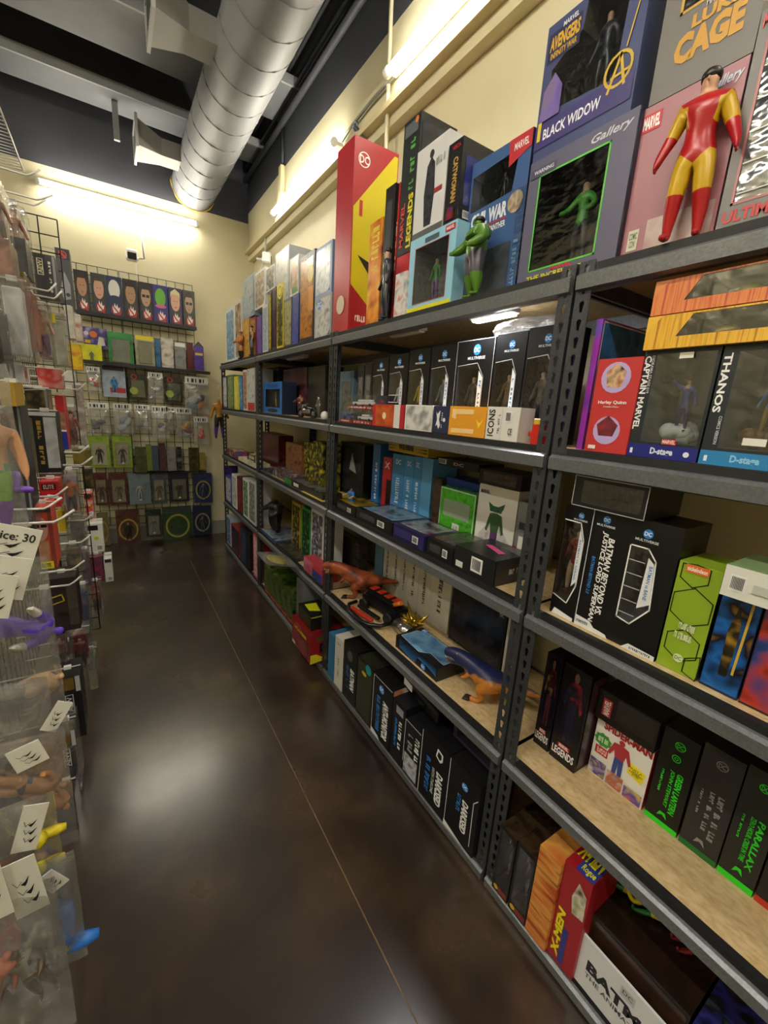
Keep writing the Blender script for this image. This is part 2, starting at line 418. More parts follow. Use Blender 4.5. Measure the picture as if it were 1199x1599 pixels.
def beam(y0, y1, z, label):
    """roof beam: wide lower flange, thin lip along its near edge, web up to the deck"""
    o = struct(link('trim_1', boxmesh('trim_1', (-3, y0, z), (1.328, y1, z+.02)), None, [STEEL]), label)
    link('lip', boxmesh('lip', (-3, y0-.012, z-.012), (1.328, y0+.006, z+.05)), o, [paint('#8f9294', .5)])
    link('web', boxmesh('web', (-3, (y0+y1)/2-.03, z+.02), (1.328, (y0+y1)/2+.03, ZDECK)), o, [DARK])
beam(4.36, 4.68, 3.70, 'grey steel roof beam nearest the back wall')
beam(3.50, 3.97, 3.72, 'wide grey steel roof beam above the second air vent')
beam(2.3, 2.6, 3.72, 'grey steel roof beam nearest the camera')
st = link('beam_hanger', boxmesh('beam_hanger', (.185, 4.50, 3.44), (.225, 4.53, 3.70)), None, [paint('#8b8e8e', .5)])
tag(st, 'short grey metal stub hanging below the roof beam', 'bracket')
# ---- duct
DX, DZ, DR = .82, 3.42, .19
DUCTM = ramp_mat('grey spiral duct', ['#6e7073', '#7b7d80'], 3, .55, metal=.1)
duct = tag(empty('air_duct', (DX, 4.86, DZ)), 'big round grey spiral duct running below the ceiling to the back wall', 'duct')
bm = bmesh.new(); tube(bm, [(0, y, 0) for y in (0.02, -2, -4, -6, -8.5)], DR, 40); link('pipe', from_bm('pipe', bm, True), duct, [DUCTM])
bm = bmesh.new(); n = 0
turns = 35; pts = []
for i in range(turns*16+1):
    a = 2*math.pi*i/16; pts.append((math.cos(a)*(DR+.001), -.1-i/16*.23, math.sin(a)*(DR+.001)))
tube(bm, pts, .0042, 5); link('spiral_seam', from_bm('spiral_seam', bm, True), duct, [paint('#606366', .5, .1)])
bm = bmesh.new(); tube(bm, [(math.cos(a)*(DR+.004), .005+.004*math.sin(5*a), math.sin(a)*(DR+.004)) for a in [2*math.pi*i/30 for i in range(14, 29)]], [.006+.004*math.sin(i*1.7) for i in range(15)], 6)
link('sealant', from_bm('sealant', bm, True), duct, [paint('#b99a3a', .8)])
def register(y0, y1, zb, zt, label):
    r = tag(empty('air_register', (.33, (y0+y1)/2, zb)), label, 'vent'); L, H = (y1-y0)/2, zt-zb; mid = DZ-zb-.0
    a = [(0, -L, 0), (0, L, 0), (0, L, H), (0, -L, H)]; b = [(.17, -.09, mid-.06), (.17, .09, mid-.06), (.17, .09, mid+.06), (.17, -.09, mid+.06)]
    c = [(.335, p[1], p[2]) for p in b]; vs = a+b+c; fs = []
    for s in (0, 4):
        for i in range(4): fs.append((s+i, s+(i+1) % 4, s+4+(i+1) % 4, s+4+i))
    link('boot', mesh('boot', vs, fs), r, [paint('#8d8b86', .55, .2)])
    bm = bmesh.new()
    for p, q in (((-.012, -L-.02, -.02), (.006, L+.02, .012)), ((-.012, -L-.02, H-.012), (.006, L+.02, H+.02)), ((-.012, -L-.02, .012), (.006, -L+.015, H-.012)), ((-.012, L-.015, .012), (.006, L+.02, H-.012))): bbox(bm, p, q)
    link('frame', from_bm('frame', bm), r, [paint('#a3a3a0', .5)])
    for i in range(7): link('slat', boxmesh('slat', (-.006, -L+.015, .02+i*(H-.04)/7), (.004, L-.015, .03+i*(H-.04)/7)), r, [paint('#4c4e50', .5)])
register(4.27, 4.56, 3.355, 3.535, 'grey rectangular air vent branching off the duct near the back wall')
register(2.86, 3.16, 3.355, 3.535, 'grey air vent branching off the duct nearest the camera')
# ---- conduits on the right
for i, (x, z, r, c, t) in enumerate([(1.30, 3.62, .022, '#4a4c50', 'thickest dark conduit along the black wall, lowest of four'), (1.30, 3.72, .013, '#3c3e42', 'thin dark conduit just above the thickest one'), (1.25, 3.80, .013, '#34363a', 'thin dark conduit between duct and wall, second from top'), (1.21, 3.87, .018, '#303236', 'topmost dark conduit running beside the duct')]):
    tag(tubeobj('conduit', [(x, 4.88, z), (x, 1, z), (x, -4, z)], r, paint(c, .5, .3), None, 8), t, 'pipe', 'dark conduits beside the duct')
cdrop = tag(empty('conduit_drop', (1.318, 3.82, 3.0)), 'vertical conduit dropping to a cream junction box above the wall lamp', 'pipe')
tubeobj('pipe', [(0, 0, .33), (0, 0, .62)], .012, paint('#3a3c40', .5), cdrop)
link('junction_box', boxmesh('junction_box', (-.025, -.03, .14), (.01, .03, .35), .004), cdrop, [paint('#cdbf94', .5)])
link('connector', boxmesh('connector', (-.028, -.045, .05), (.01, .045, .16), .004), cdrop, [paint('#cdbf94', .5)])
# ---- tube lamps
def tube_lamp(label, a, b, off, group='tube lamps', power=TUBE_POWER):
    a, b = Vector(a), Vector(b); r = tag(empty('tube_lamp', a), label, 'lamp', group); d = b-a; n = d.normalized(); off = Vector(off)
    bm = bmesh.new(); lo = [min(0, d[i])-(.02 if abs(d[i]) < 1e-6 else 0) for i in range(3)]; hi = [max(0, d[i])+(.02 if abs(d[i]) < 1e-6 else 0) for i in range(3)]
    bbox(bm, lo, hi); link('housing', from_bm('housing', bm), r, [paint('#e5e0d2', .4)])
    p = off*.040; bm = bmesh.new(); tube(bm, [p+n*.03, p+d-n*.03], .018, 10); link('tube', from_bm('tube', bm, True), r, [glow('#fff8ea', power)])
    for q in (n*.012, d-n*.012):
        bm = bmesh.new(); tube(bm, [q-n*.012+p, q+n*.018+p], .022, 8); link('socket', from_bm('socket', bm), r, [paint('#efeeea', .4)])
tube_lamp('glowing tube lamp high on the back wall', (-.37, YB-.03, 3.115), (.84, YB-.03, 3.115), (0, -1, -.25))
tube_lamp('glowing tube lamp on the right wall above the far shelves', (1.30, 3.90, 3.03), (1.30, 2.72, 3.05), (-1, 0, -.2))
tube_lamp('glowing tube lamp on the right wall at the top edge of the photo', (1.30, 2.15, 3.09), (1.30, .95, 3.11), (-1, 0, -.2))
tube_lamp('tube lamp on the right wall beside the camera, out of frame', (1.30, .6, 3.11), (1.30, -.6, 3.11), (-1, 0, -.2))
for i, (x, y) in enumerate([(-.9, .3), (-.9, -1.6), (-2.2, 1.6), (.4, -2.2)]):
    tube_lamp(['ceiling tube lamp left of the camera', 'ceiling tube lamp behind the camera on the left', 'ceiling tube lamp over the next aisle', 'ceiling tube lamp behind the camera on the right'][i] + ', out of frame', (x, y-.6, 3.66), (x, y+.6, 3.66), (0, 0, -1), power=CEIL_POWER)
# raceway, wire guard rods, pole
bm = bmesh.new(); bbox(bm, (1.285, -3.9, 2.965), (1.3295, 4.88, 2.995)); rw = struct(link('trim_2', from_bm('trim_2', bm), None, [paint('#c9bb90', .5)]), 'cream raceway ledge along the right wall under the lamps ledge')
tag(tubeobj('lamp_cable', [(1.31, 2.72, 3.06), (1.31, 2.6, 3.085), (1.312, 2.4, 3.10), (1.31, 2.15, 3.10)], .009, paint('#8b8a84', .4, .5)), 'grey armoured cable joining the two wall lamps', 'cable')
tag(tubeobj('ceiling_cable', [(1.315, 2.24, 4.25), (1.315, 2.225, 3.4), (1.315, 2.20, 2.75), (1.36, 2.2, 1.9)], .011, paint('#d8cfae', .5)), 'cream cable cover hanging from ceiling between the wall lamps', 'cable')
arm = tag(empty('metal_arm', (1.30, 2.53, 3.05)), 'slanted grey metal rod with a ring end on the right wall', 'rod')
tubeobj('rod', [(0, 0, 0), (.0, -.15, -.15), (.02, -.32, -.31)], .010, paint('#7f8486', .35, .7), arm, 8)
tubeobj('ring', [(0, .02*math.cos(a), .02*math.sin(a)) for a in [i*math.pi/5 for i in range(11)]], .007, paint('#7f8486', .35, .7), arm, 6)
def camera_thing(loc, rz, label):
    r = tag(empty('security_camera', loc, rz), label, 'camera')
    link('body', boxmesh('body', (-.045, -.08, -.045), (.045, .0, .045), .012), r, [paint('#efefec', .4)])
    link('lens_plate', boxmesh('lens_plate', (-.035, -.084, -.04), (.035, -.079, .015), .001), r, [paint('#141416', .2)])
    tubeobj('bracket', [(.0, -.02, 0), (.05, .01, 0), (.05, .055, 0)], .012, paint('#e8e8e4', .4), r)
    tubeobj('antenna', [(.06, -.02, -.01), (.10, -.02, 0), (.09, -.02, .24)], .009, paint('#efefec', .4), r)
    tubeobj('cable', [(.03, 0, -.04), (.035, .05, -.16), (.035, .05, -.55)], .004, paint('#e8e8e4', .4), r)
camera_thing((.265, 4.83, 2.70), 0, 'white security camera with antenna on the back wall')
camera_thing((1.27, 4.22, 2.77), 1.2, 'white security camera on the right wall above the far shelf end')
# ================================================================== shelving
METAL = ramp_mat('grey hammered steel', ['#3b3d40', '#4a4d50'], 160, .42, 2, .25, metal=.45)
METALB = ramp_mat('beam steel', ['#6a6d70', '#7a7d80'], 160, .38, 2, .25, metal=.45)
BOARD = ramp_mat('particle board', ['#b89b6c', '#c9ae80', '#d2ba90'], 90, .75, 5, stretch=(1, .5, 1))
def post_mesh():
    """angle post with keyhole slots punched through both flanges"""
    W_, P_, H_ = .038, .0381, 1.83; n = int(H_/P_); vs, fs = [], []
    hole = [(.0065*math.cos(a), .007+.0065*math.sin(a)) for a in [math.pi*(-.2+1.4*i/7) for i in range(8)]]+[(-.0032, -.011), (.0032, -.011)]
    hole = [(x+W_/2, z+P_/2) for x, z in hole]; outer = [(0, 0), (W_, 0), (W_, P_), (0, P_)]
    tris = tessellate_polygon([[Vector((*p, 0)) for p in outer], [Vector((*p, 0)) for p in hole]]); cell = outer+hole
    for fl_ in (0, 1):
        for off in (0, .0022):
            for k in range(n):
                b = len(vs)
                for a, z in cell: vs.append((off, a, z+k*P_) if fl_ == 0 else (a, off, z+k*P_))
                for t in tris: fs.append(tuple(b+i for i in t))
    return mesh('post', vs, fs)
POST = post_mesh(); POST.materials.append(METAL)
LV = (.06, .512, .985, 1.417, 1.822)
def unit(label, ya, yb_, levels=LV):
    u = tag(empty('shelving_unit', (XF, (ya+yb_)/2, 0)), label, 'shelving', 'steel shelving units along the right wall'); L = (ya-yb_)/2; D = .455
    for x, y, sx, sy in ((0, L, 1, -1), (0, -L, 1, 1), (D, L, -1, -1), (D, -L, -1, 1)):
        o = link('post', POST, u); o.location = (x, y, 0); o.scale = (sx, sy, 1)
    prof = [(.004, -.056), (-.010, -.052), (-.012, -.024), (-.004, -.018), (.004, -.016), (.004, .0), (.02, .0), (.02, -.056)]
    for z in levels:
        for s in (0, 1):
            vs = [((D-x) if s else x, y, z+h) for y in (-L+.004, L-.004) for x, h in prof]; n = len(prof)
            fs = [(i, (i+1) % n, n+(i+1) % n, n+i) for i in range(n)]+[tuple(range(n)), tuple(range(n, 2*n))]
            me = mesh('beam', vs, fs); bm = bmesh.new(); bm.from_mesh(me); bmesh.ops.recalc_face_normals(bm, faces=bm.faces); bm.to_mesh(me); bm.free()
            link('beam', me, u, [METALB])
            y = L-.006 if s else -L+.006
            link('side_beam', boxmesh('side_beam', (.02, y-.004, z-.05), (D-.02, y+.004, z-.002)), u, [METAL])
        link('recess_shade', boxmesh('recess_shade', (.0025, -L+.04, z-.0155), (.021, L-.04, z+.0003)), u, [paint('#151618', .6)])  # black strip paints in the shade of the beam's upper recess
        link('board', boxmesh('board', (.021, -L+.002, z-.014), (D-.021, L-.002, z)), u, [BOARD])
    return u
unit('nearest steel shelving unit at the right edge of the photo', .655, -.58)
unit('second steel shelving unit, between the double posts and the shelf with far smaller boxes', 1.915, .663)
unit('third steel shelving unit from the camera', 3.175, 1.925)
unit('farthest steel shelving unit, next to the back wall', 4.365, 3.185)
def led(label, pa, pb, lit, z=1.772):
    a, b = hit(pa, 2, z), hit(pb, 2, z); c = (a+b)/2
    r = tag(empty('shelf_light', (c.x, c.y, z)), label, 'lamp', 'bar lights under the top shelf'); L = abs(a.y-b.y)/2
    link('housing', boxmesh('housing', (-.018, -L, 0), (.018, L, .014), .003), r, [paint('#b9b7ae', .4)])
    link('diffuser', boxmesh('diffuser', (-.014, -L+.01, -.006), (.014, L-.01, .0), .002), r, [glow('#ffffff', LED_POWER) if lit else paint('#d5d2c6', .4)])
    if lit:
        ld = bpy.data.lights.new('shelf_light_glow', 'AREA'); ld.shape = 'RECTANGLE'; ld.size = .02; ld.size_y = 2*L-.02; ld.energy = 1.0
        lo = link('bulb', ld, r); lo.location = (0, 0, -.010)
led('lit white bar light under the top shelf', (739, 502), (806, 488), True)
led('unlit bar light under the top shelf of the second unit', (612, 526), (660, 515), False)
led('unlit bar light under the top shelf of the third unit', (452, 562), (476, 556), False)
# ================================================================== gridwall
WIRE = paint('#1b1c1e', .4, .3)
def grid(label, o, U, nu, nv, step=.0762, r=.0028, mat=WIRE, name='gridwall_panel'):
    root = tag(empty(name, o), label, 'grid panel', 'wire grid panels'); U = Vector(U)
    bm = bmesh.new()
    for i in range(nu+1): tube(bm, [U*(i*step), U*(i*step)+Vector((0, 0, nv*step))], r, 4)
    link('upright_wires', from_bm('upright_wires', bm), root, [mat]); bm = bmesh.new()
    for j in range(nv+1): tube(bm, [Vector((0, 0, j*step)), U*(nu*step)+Vector((0, 0, j*step))], r, 4)
    link('cross_wires', from_bm('cross_wires', bm), root, [mat])
    return root
grid('black wire grid panel on the back wall, right of the two', (.157, 4.85, .20), (1, 0, 0), 8, 31)
grid('black wire grid panel on the back wall, left one, half hidden', (-.462, 4.85, .20), (1, 0, 0), 8, 31)
grid('black wire grid end panel of the left display, facing the camera', (-.38, 2.85, .08), (1, 0, 0), 3, 29)
grid('long black wire grid panel carrying the hanging packs on the left', (-.43, .35, .08), (0, 1, 0), 49, 29)
sh = tag(empty('wire_shelf', (-.35, 2.9, 2.817)), 'white wire shelf at the upper left edge', 'shelf')
bm = bmesh.new()
for i in range(24): tube(bm, [(-.42, i*.042, 0), (0, i*.042, 0)], .0028, 4)
link('cross_wires', from_bm('cross_wires', bm), sh, [paint('#d9d9d4', .4)])
bm = bmesh.new()
for x in (-.42, -.21, 0): tube(bm, [(x, 0, 0), (x, .98, 0)], .0045, 5)
link('rails', from_bm('rails', bm), sh, [paint('#d9d9d4', .4)])
def wall_shelf(label, px0, px1, py, yfront=4.72):
    a, b = hit(px0, 1, yfront), hit(px1, 1, yfront); z = (a.z+b.z)/2
    r = tag(empty('grid_shelf', ((a.x+b.x)/2, yfront, z)), label, 'shelf', 'black shelves on the back wall grid'); W_ = (b.x-a.x)/2
    link('tray', boxmesh('tray', (-W_, 0, -.006), (W_, .13, 0)), r, [paint('#1a1b1d', .45)])
    link('front_rail', boxmesh('front_rail', (-W_, -.006, -.012), (W_, 0, .018)), r, [paint('#1a1b1d', .45)])
    return z
ZS1 = wall_shelf('black grid shelf holding the row of tall portrait boxes', (118, 486), (307, 514), 0)
ZS2 = wall_shelf('black grid shelf below the portrait boxes holding mixed packs', (128, 567), (328, 581), 0)
# ================================================================== right shelves, nearest unit
ZB, Z2, Z3, Z4, ZT = LV
G = 'boxed toys on the '
# ---- top shelf
b = shelf_box('boxed_statue', 'purple grey gallery box with green window frame on the top shelf', 'box', (807, 437), (962, 393), (828, 258), ZT, .94, .17, '#5a5870', group=G+'top shelf', hole=sq(.13, .10, .80, .86), inner='#0d120e')
b.line('F', sq(.13, .10, .80, .86), .004, '#5fc04a', closed=True).text('F', 'Gallery', .62, .885, .97, .96, '#c9c9d6', shear=.3).text('F', 'THE INCREDIBLE', .12, .01, .70, .055, '#d8d820').text('F', 'MARVEL', .38, .062, .60, .09, '#e03030')
b.rect('F', .02, .86, .30, .93, '#4a4860').text('F', 'WARNING', .06, .885, .27, .915, '#d8d8dc')
b.rect('R', .02, .01, .98, .99, '#141a38'); inner_fig(b, '#3f9a2c', '#35323f', .66, 'reach', .52, .11); b.root.children[-1].scale.x *= 1.7; b.root.children[-1].scale.y *= 1.3
GALTOP = ZT+b.h+.0016
b = shelf_box('boxed_statue', 'blue purple window box with round gold emblem, on top of the green-framed box', 'box', (832, 246), (985, 170), (860, 43), GALTOP, .95, .15, '#3c4670', group=G+'top shelf', hole=[(.10, .36), (.80, .30), (.84, .97), (.42, .97), (.40, .80), (.10, .66)], inner='#6e675c')
b.rect('F', .03, .72, .38, .93, '#24264a').text('F', 'AVENGERS', .05, .80, .37, .90, '#d6a92c', bold=.04).text('F', 'INFINITY WAR', .07, .74, .35, .785, '#d6a92c').text('F', 'MARVEL', .18, .92, .34, .955, '#e8e8e8')
b.rect('F', .0, .10, .98, .29, '#3b3570').text('F', 'BLACK WIDOW', .10, .155, .70, .235, '#eef0f4').disc('F', .83, .34, .13, '#c9a93a', ring=.82).line('F', [(.76, .22), (.84, .43), (.90, .23)], .006, '#c9a93a').line('F', [(.78, .30), (.93, .31)], .005, '#c9a93a')
b.line('F', [(.88, .46), (.97, .85)], .003, '#c9a93a').rect('F', .03, .16, .07, .30, '#d8c23a').poly('F', [(.03, .30), (.26, .30), (.26, .50), (.16, .62), (.05, .52)], art('#5a4a86 #7d6cae #8a7436', 24)); inner_fig(b, '#26262a', '#1d1d20', .60, 'stand', .56, .32)
b = shelf_box('boxed_statue', 'dusty pink box directly behind the red and yellow figure', 'box', (965, 391), (1116, 349), (1000, 176), ZT, .955, .17, '#a8727c', group=G+'top shelf')
b.rect('F', .04, .84, .24, .95, '#c9202c').text('F', 'MARVEL', .05, .855, .23, .935, '#f6f6f4', bold=.04).text('F', 'Gallery', .68, .88, .98, .96, '#c7d7e6', shear=.3).rect('F', .10, .06, .22, .20, '#cfd0b8').text('F', 'COMIC\nCON', .115, .08, .205, .18, '#4a5a4a').rect('F', .30, .02, .97, .24, art('#a8727c #c9b8b4 #86555c', 18)).rect('R', .01, .01, .99, .99, '#17182a')
PT = ZT+b.h+.0016
b = shelf_box('boxed_statue', 'grey box with big gold lettering above the red and yellow figure', 'box', (1012, 165), (1176, 83), .34, PT, .955, .16, '#6e6a66', group=G+'top shelf', hole=sq(.20, .38, .86, .97), inner='#4b4236')
b.line('F', sq(.20, .38, .86, .97), .005, '#c9a048', closed=True).text('F', 'CAGE', .20, .13, .86, .27, '#c9962e', bold=.06).text('F', 'LUKE', .34, .275, .80, .335, '#c9962e', bold=.05).text('F', 'MARVEL', .46, .34, .64, .375, '#e8e8e8'); inner_fig(b, '#7a5a3a', '#3a3630', .55, 'stand', .5, .40)
b = shelf_box('boxed_statue', 'tall grey box with silver trays at the right edge of the top shelf', 'box', (1117, 353), (1262, 318), (1188, 20), ZT, .95, .17, '#6f6d6c', group=G+'top shelf', hole=sq(.14, .14, .86, .90), inner='#9b9da2')
b.line('F', sq(.14, .14, .86, .90), .004, '#b06a68', closed=True).text('F', 'ULTIMATE', .06, .05, .94, .11, '#c22f33', bold=.04).text('F', 'MARVEL', .04, .92, .40, .98, '#e04a4a', bold=.04)
for i in range(5): b.rect('F', .17, .18+i*.14, .83, .185+i*.14, '#d9dbdf', 'tray_rib')
p = hit((1053, 383), 2, ZT)
RG = {'*': '#a8161c', 'head': '#c79a7c', 'uarm': '#c9a21e', 'thigh': '#c9a21e', 'hand': '#a8161c', 'pelvis': '#a8161c'}
toy('action_figure', 'red and yellow plastic action figure with dark hair standing on the top shelf', RG, (.925, hit((1060, 375), 0, .925).y, ZT+.001), RIGHT+.25, hit((1107, 108), 0, .925).z-ZT, bulk=1.2, hair='#17110e', wide=1.08)
# ---- fourth shelf
b = shelf_box('boxed_figure', 'narrow purple and blue art box standing by the near steel post', 'box', (888, 688), (910, 690), (914, 502), Z4, .95, .30, '#5a3aa8', group=G+'fourth shelf', bodymat=art('#5a3aa8 #a03ab0 #3a6ac8', 16))
b.rect('R', .02, .30, .98, .98, art('#16335c #2f6aa0 #14141c', 20)).line('R', sq(.02, .30, .98, .98), .003, '#c9cfd8', closed=True).rect('R', .02, .02, .98, .28, '#3c6ab8')
b = shelf_box('boxed_figure', 'red narrow box with two round lilac pictures', 'box', (913, 692), (979, 696), (933, 562), Z4, .935, .12, '#c03434', group=G+'fourth shelf')
b.disc('F', .47, .80, .34, '#b9a6d8').disc('F', .47, .24, .32, '#b9a6d8').poly('F', [(.30, .70), (.64, .70), (.70, .86), (.47, .95), (.24, .86)], art('#8a3038 #d8b48c #3a2a34', 60)).poly('F', [(.30, .18), (.64, .18), (.72, .30), (.47, .40), (.22, .30)], art('#a03038 #7a2a34 #3a2a34', 60))
b.text('F', 'Harley Quinn', .16, .515, .82, .56, '#f4efe8', bold=.03).text('F', 'Complete Edition', .30, .48, .66, .505, '#f0d8d0').rect('F', .10, .03, .28, .07, '#e8e0dc')
for i, (nm, L_, R_, base, st) in enumerate([('CAPTAIN MARVEL', (979, 695), (1090, 708), '#1c2278', 'dark window box with navy base and white cloud stand inside'), ('THANOS', (1092, 708), (1240, 722), '#2a7fb8', 'dark window box with bright blue base at the right edge')]):
    b = shelf_box('boxed_diorama', st, 'box', L_, R_, ((1008, 547), (1128, 541))[i], Z4, .94, .16, '#20262c', group=G+'fourth shelf', hole=sq(.18, .15, .96, .95), inner='#5a666e')
    b.rect('F', 0, 0, 1, .125, base).text('F', 'D-stage', .36, .02, .68, .10, '#dfe6f4' if i == 0 else '#8ec9ea', bold=.04).text('F', nm, .025, .26 if i == 0 else .45, .12, .94, '#f2f3f4', -90, bold=.03)
    b.text('F', 'COMICS VERSION' if i else 'DIORAMA STAGE 019', .125, .18 if i else .60, .165, .42 if i else .94, '#c9ced4', -90).disc('F', .86, .06, .04, '#dfe6f4').rect('F', .06, .03, .10, .08, '#dfe6f4')
    b.rect('F', .50, .135, .70, .185, '#b81f2a').text('F', 'MARVEL', .51, .142, .69, .178, '#f2f2f2').rect('F', .50, .90, .68, .95, '#e4e2da') if i == 0 else b.rect('F', .45, .19, .70, .25, '#e4e2da')
    inner_fig(b, '#26307c' if i == 0 else '#2a5a98', '#1c2258' if i == 0 else '#8a6a2c', .50, 'fly' if i == 0 else 'stand', .57, .26)
    bm = bmesh.new()
    for k in range(14):
        a = k*2.4; bmesh.ops.create_icosphere(bm, subdivisions=2, radius=.2+.07*math.sin(k*3), matrix=Matrix.Translation((.42*math.cos(a)*((k % 4)+1)/4, .30*math.sin(a), .1*math.sin(k*1.3))))
    b.part('cloud_base' if i == 0 else 'rock_base', from_bm('stand', bm, True), [paint('#d9dcde' if i == 0 else '#6b4a30', .3)], (.0, b.d*.40, b.h*.25), 0, b.w*.5)
    DTOP = Z4+b.h+.002
for i, (L_, t, base, c) in enumerate([((1004, 544), 'flat yellow streaked window box lying on the dark window boxes', 0, ['#d8951c', '#e8b83a', '#a8621a']), ((1014, 499), 'flat red orange streaked window box, topmost on the fourth shelf', 1, ['#c8502a', '#e08a4a', '#b8343a'])]):
    yl = hit(L_, 0, .925).y; w_ = .40; h_ = .062
    b = Box('boxed_vehicle', t, 'box', (.925, yl-w_/2, DTOP+base*(h_+.002)), RIGHT, w_, .15, h_, c[0], group=G+'fourth shelf', bodymat=ramp_mat('streak '+c[0], c, 9, .35, 4, stretch=(14, 1, .6)), hole=[(.14, .34), (.97, .34), (.97, .95), (.20, .95)], inner='#16161a')
    b.poly('F', [(-.001, .30), (.001, 1), (.07, 1), (.0, .5)], paint(c[1], .4)); b.part('toy', sphere_mesh('toy', .02, .015, .012), [paint('#c9b02c', .4)], (-.08+.02*base, .05, .03))
# ---- third shelf
def multiverse(b, uo=0., us=1., hole_u=(.50, .86)):
    return b
b = shelf_box('boxed_figure', 'black window box left of the tallest black twin box on the third shelf', 'box', (846, 947), (895, 972), (872, 782), Z3, .953, .11, BLK, group=G+'third shelf', hole=[(.06, .18), (.62, .14), (.86, .32), (.86, .72), (.66, .86), (.06, .86)], inner='#5a4a42')
b.dc('F', .62, .92, .11, word='MULTIVERSE').line('F', [(.06, .18), (.62, .14), (.86, .32), (.86, .72), (.66, .86), (.06, .86)], .003, '#e8e8e8').poly('F', [(.68, .30), (.84, .36), (.84, .70), (.68, .82)], '#dfe3e6').text('F', 'BATMAN VS AZRAEL', .72, .36, .78, .72, '#3a7ac0', -90).poly('F', [(.1, .0), (.96, .0), (.96, .03), (.2, .06)], '#e4e6e8')
inner_fig(b, '#8a2a24', '#c9b08a', .6, 'stand', .45, .2)
b = shelf_box('boxed_figure_set', 'wide black twin box with white and blue vertical lettering', 'box', (897, 972), (1021, 1035), (929, 794), Z3, .953, .13, BLK, group=G+'third shelf', hole=[(.50, .22), (.66, .20), (.84, .36), (.80, .72), (.70, .80), (.50, .80)], inner='#77797c')
b.dc('F', .17, .93, .05, word='MULTIVERSE').dc('F', .66, .905, .055, word='MULTIVERSE').line('F', [(.50, .22), (.66, .20), (.84, .36), (.80, .72), (.70, .80), (.50, .80)], .003, '#f0f0f0', closed=True)
b.text('F', "BATMAN BEYOND VS.", .235, .16, .315, .80, '#f4f4f2', -90, .15, .03).text('F', 'JUSTICE LORD SUPERMAN', .15, .08, .23, .84, '#f4f4f2', -90, .15, .03).text('F', 'BATMAN BEYOND 2.0', .075, .30, .12, .62, '#3f8ad8', -90, .15)
b.poly('F', [(.70, .34), (.83, .40), (.79, .70), (.72, .74)], '#e6e8ea').text('F', 'BATMAN vs BANE', .745, .42, .785, .68, '#2f74c0', -90).poly('F', [(.0, .0), (.45, .0), (.42, .03), (.26, .04), (.20, .08), (.0, .09)], '#e6e8ea').poly('F', [(.62, .0), (1, .0), (1, .04), (.70, .05)], '#e6e8ea').text('F', '~12', .02, .03, .18, .06, '#555a60').text('F', '~12', .72, .012, .96, .035, '#555a60').line('F', [(.003, 0), (.003, 1)], .002, '#d8d8d8')
for i in range(5): b.rect('F', .52, .27+i*.105, .70, .276+i*.105, '#b9bbbe', 'tray_rib')
TW = Z3+b.h+.002
b = shelf_box('boxed_figure', 'black shiny windowed box lying on top of the black twin box', 'box', (893, 782), (1008, 801), (902, 730), TW, .93, .16, '#141416', group=G+'third shelf', hole=sq(.12, .12, .94, .88), inner='#1b1b1f')
b.line('F', sq(.0, .0, 1, 1), .0015, '#c9c9c9', closed=True)
b = shelf_box('boxed_figure', 'lime green box with black hexagon pattern', 'box', (1023, 1035), (1086, 1064), (1063, 875), Z3, .955, .12, '#8fae2a', group=G+'third shelf', side=paint('#141414', .4))
hexs = [((.5, .26), .36), ((.5, .62), .42), ((.42, .92), .30), ((.98, .10), .30)]
for (u, v), r in hexs: b.line('F', [(min(1, max(0, u+r*1.25*math.cos(a))), min(1, max(0, v+r*.42*math.sin(a)))) for a in [math.pi*(k/3+1/6) for k in range(6)]], .002, '#1a1f0c', closed=True)
b.rect('F', .18, .92, .72, .99, '#e0702c').text('F', 'nickelodeon', .22, .935, .68, .975, '#fbf2ea', bold=.03).dc('F', .5, .14, .12, '#dfe8c0', '#6f8a1c').text('F', '~12', .30, .40, .72, .47, '#e8f0c8').text('F', '~14', .28, .31, .74, .38, '#e8f0c8')
b = shelf_box('boxed_figure', 'blue art box with glossy gold and black print beside the lime green box', 'box', (1090, 1067), (1150, 1093), (1136, 896), Z3, .958, .10, '#12204a', group=G+'third shelf')
b.rect('F', .02, .02, .98, .98, art('#0c1c4c #1c62b0 #10101a #b8862a', 26)).poly('F', [(.40, .15), (.62, .15), (.66, .55), (.52, .82), (.36, .55)], art('#101014 #2a2418 #c99a2c', 40)).line('F', [(.74, .2), (.80, .92)], .004, '#c9a83a')
b = shelf_box('boxed_figure', 'dark red and blue art box at the right edge of the third shelf', 'box', (1152, 1094), (1240, 1140), (1200, 925), Z3, .958, .10, '#3a1a20', group=G+'third shelf')
b.rect('F', .02, .02, .98, .98, art('#2a1014 #b0382a #27407c #14121a', 22)); WT = Z3+b.h+.002
b = shelf_box('white_carton', 'plain white carton with barcode lying on the art boxes', 'box', (1131, 893), (1250, 925), .058, Z3+.205, .915, .14, '#dcdcd4', group=G+'third shelf', top=paint('#7f9a6a', .5))
b.barcode('F', .10, .22, .34, .75).rect('F', .44, .34, .92, .60, '#bfc0ba')
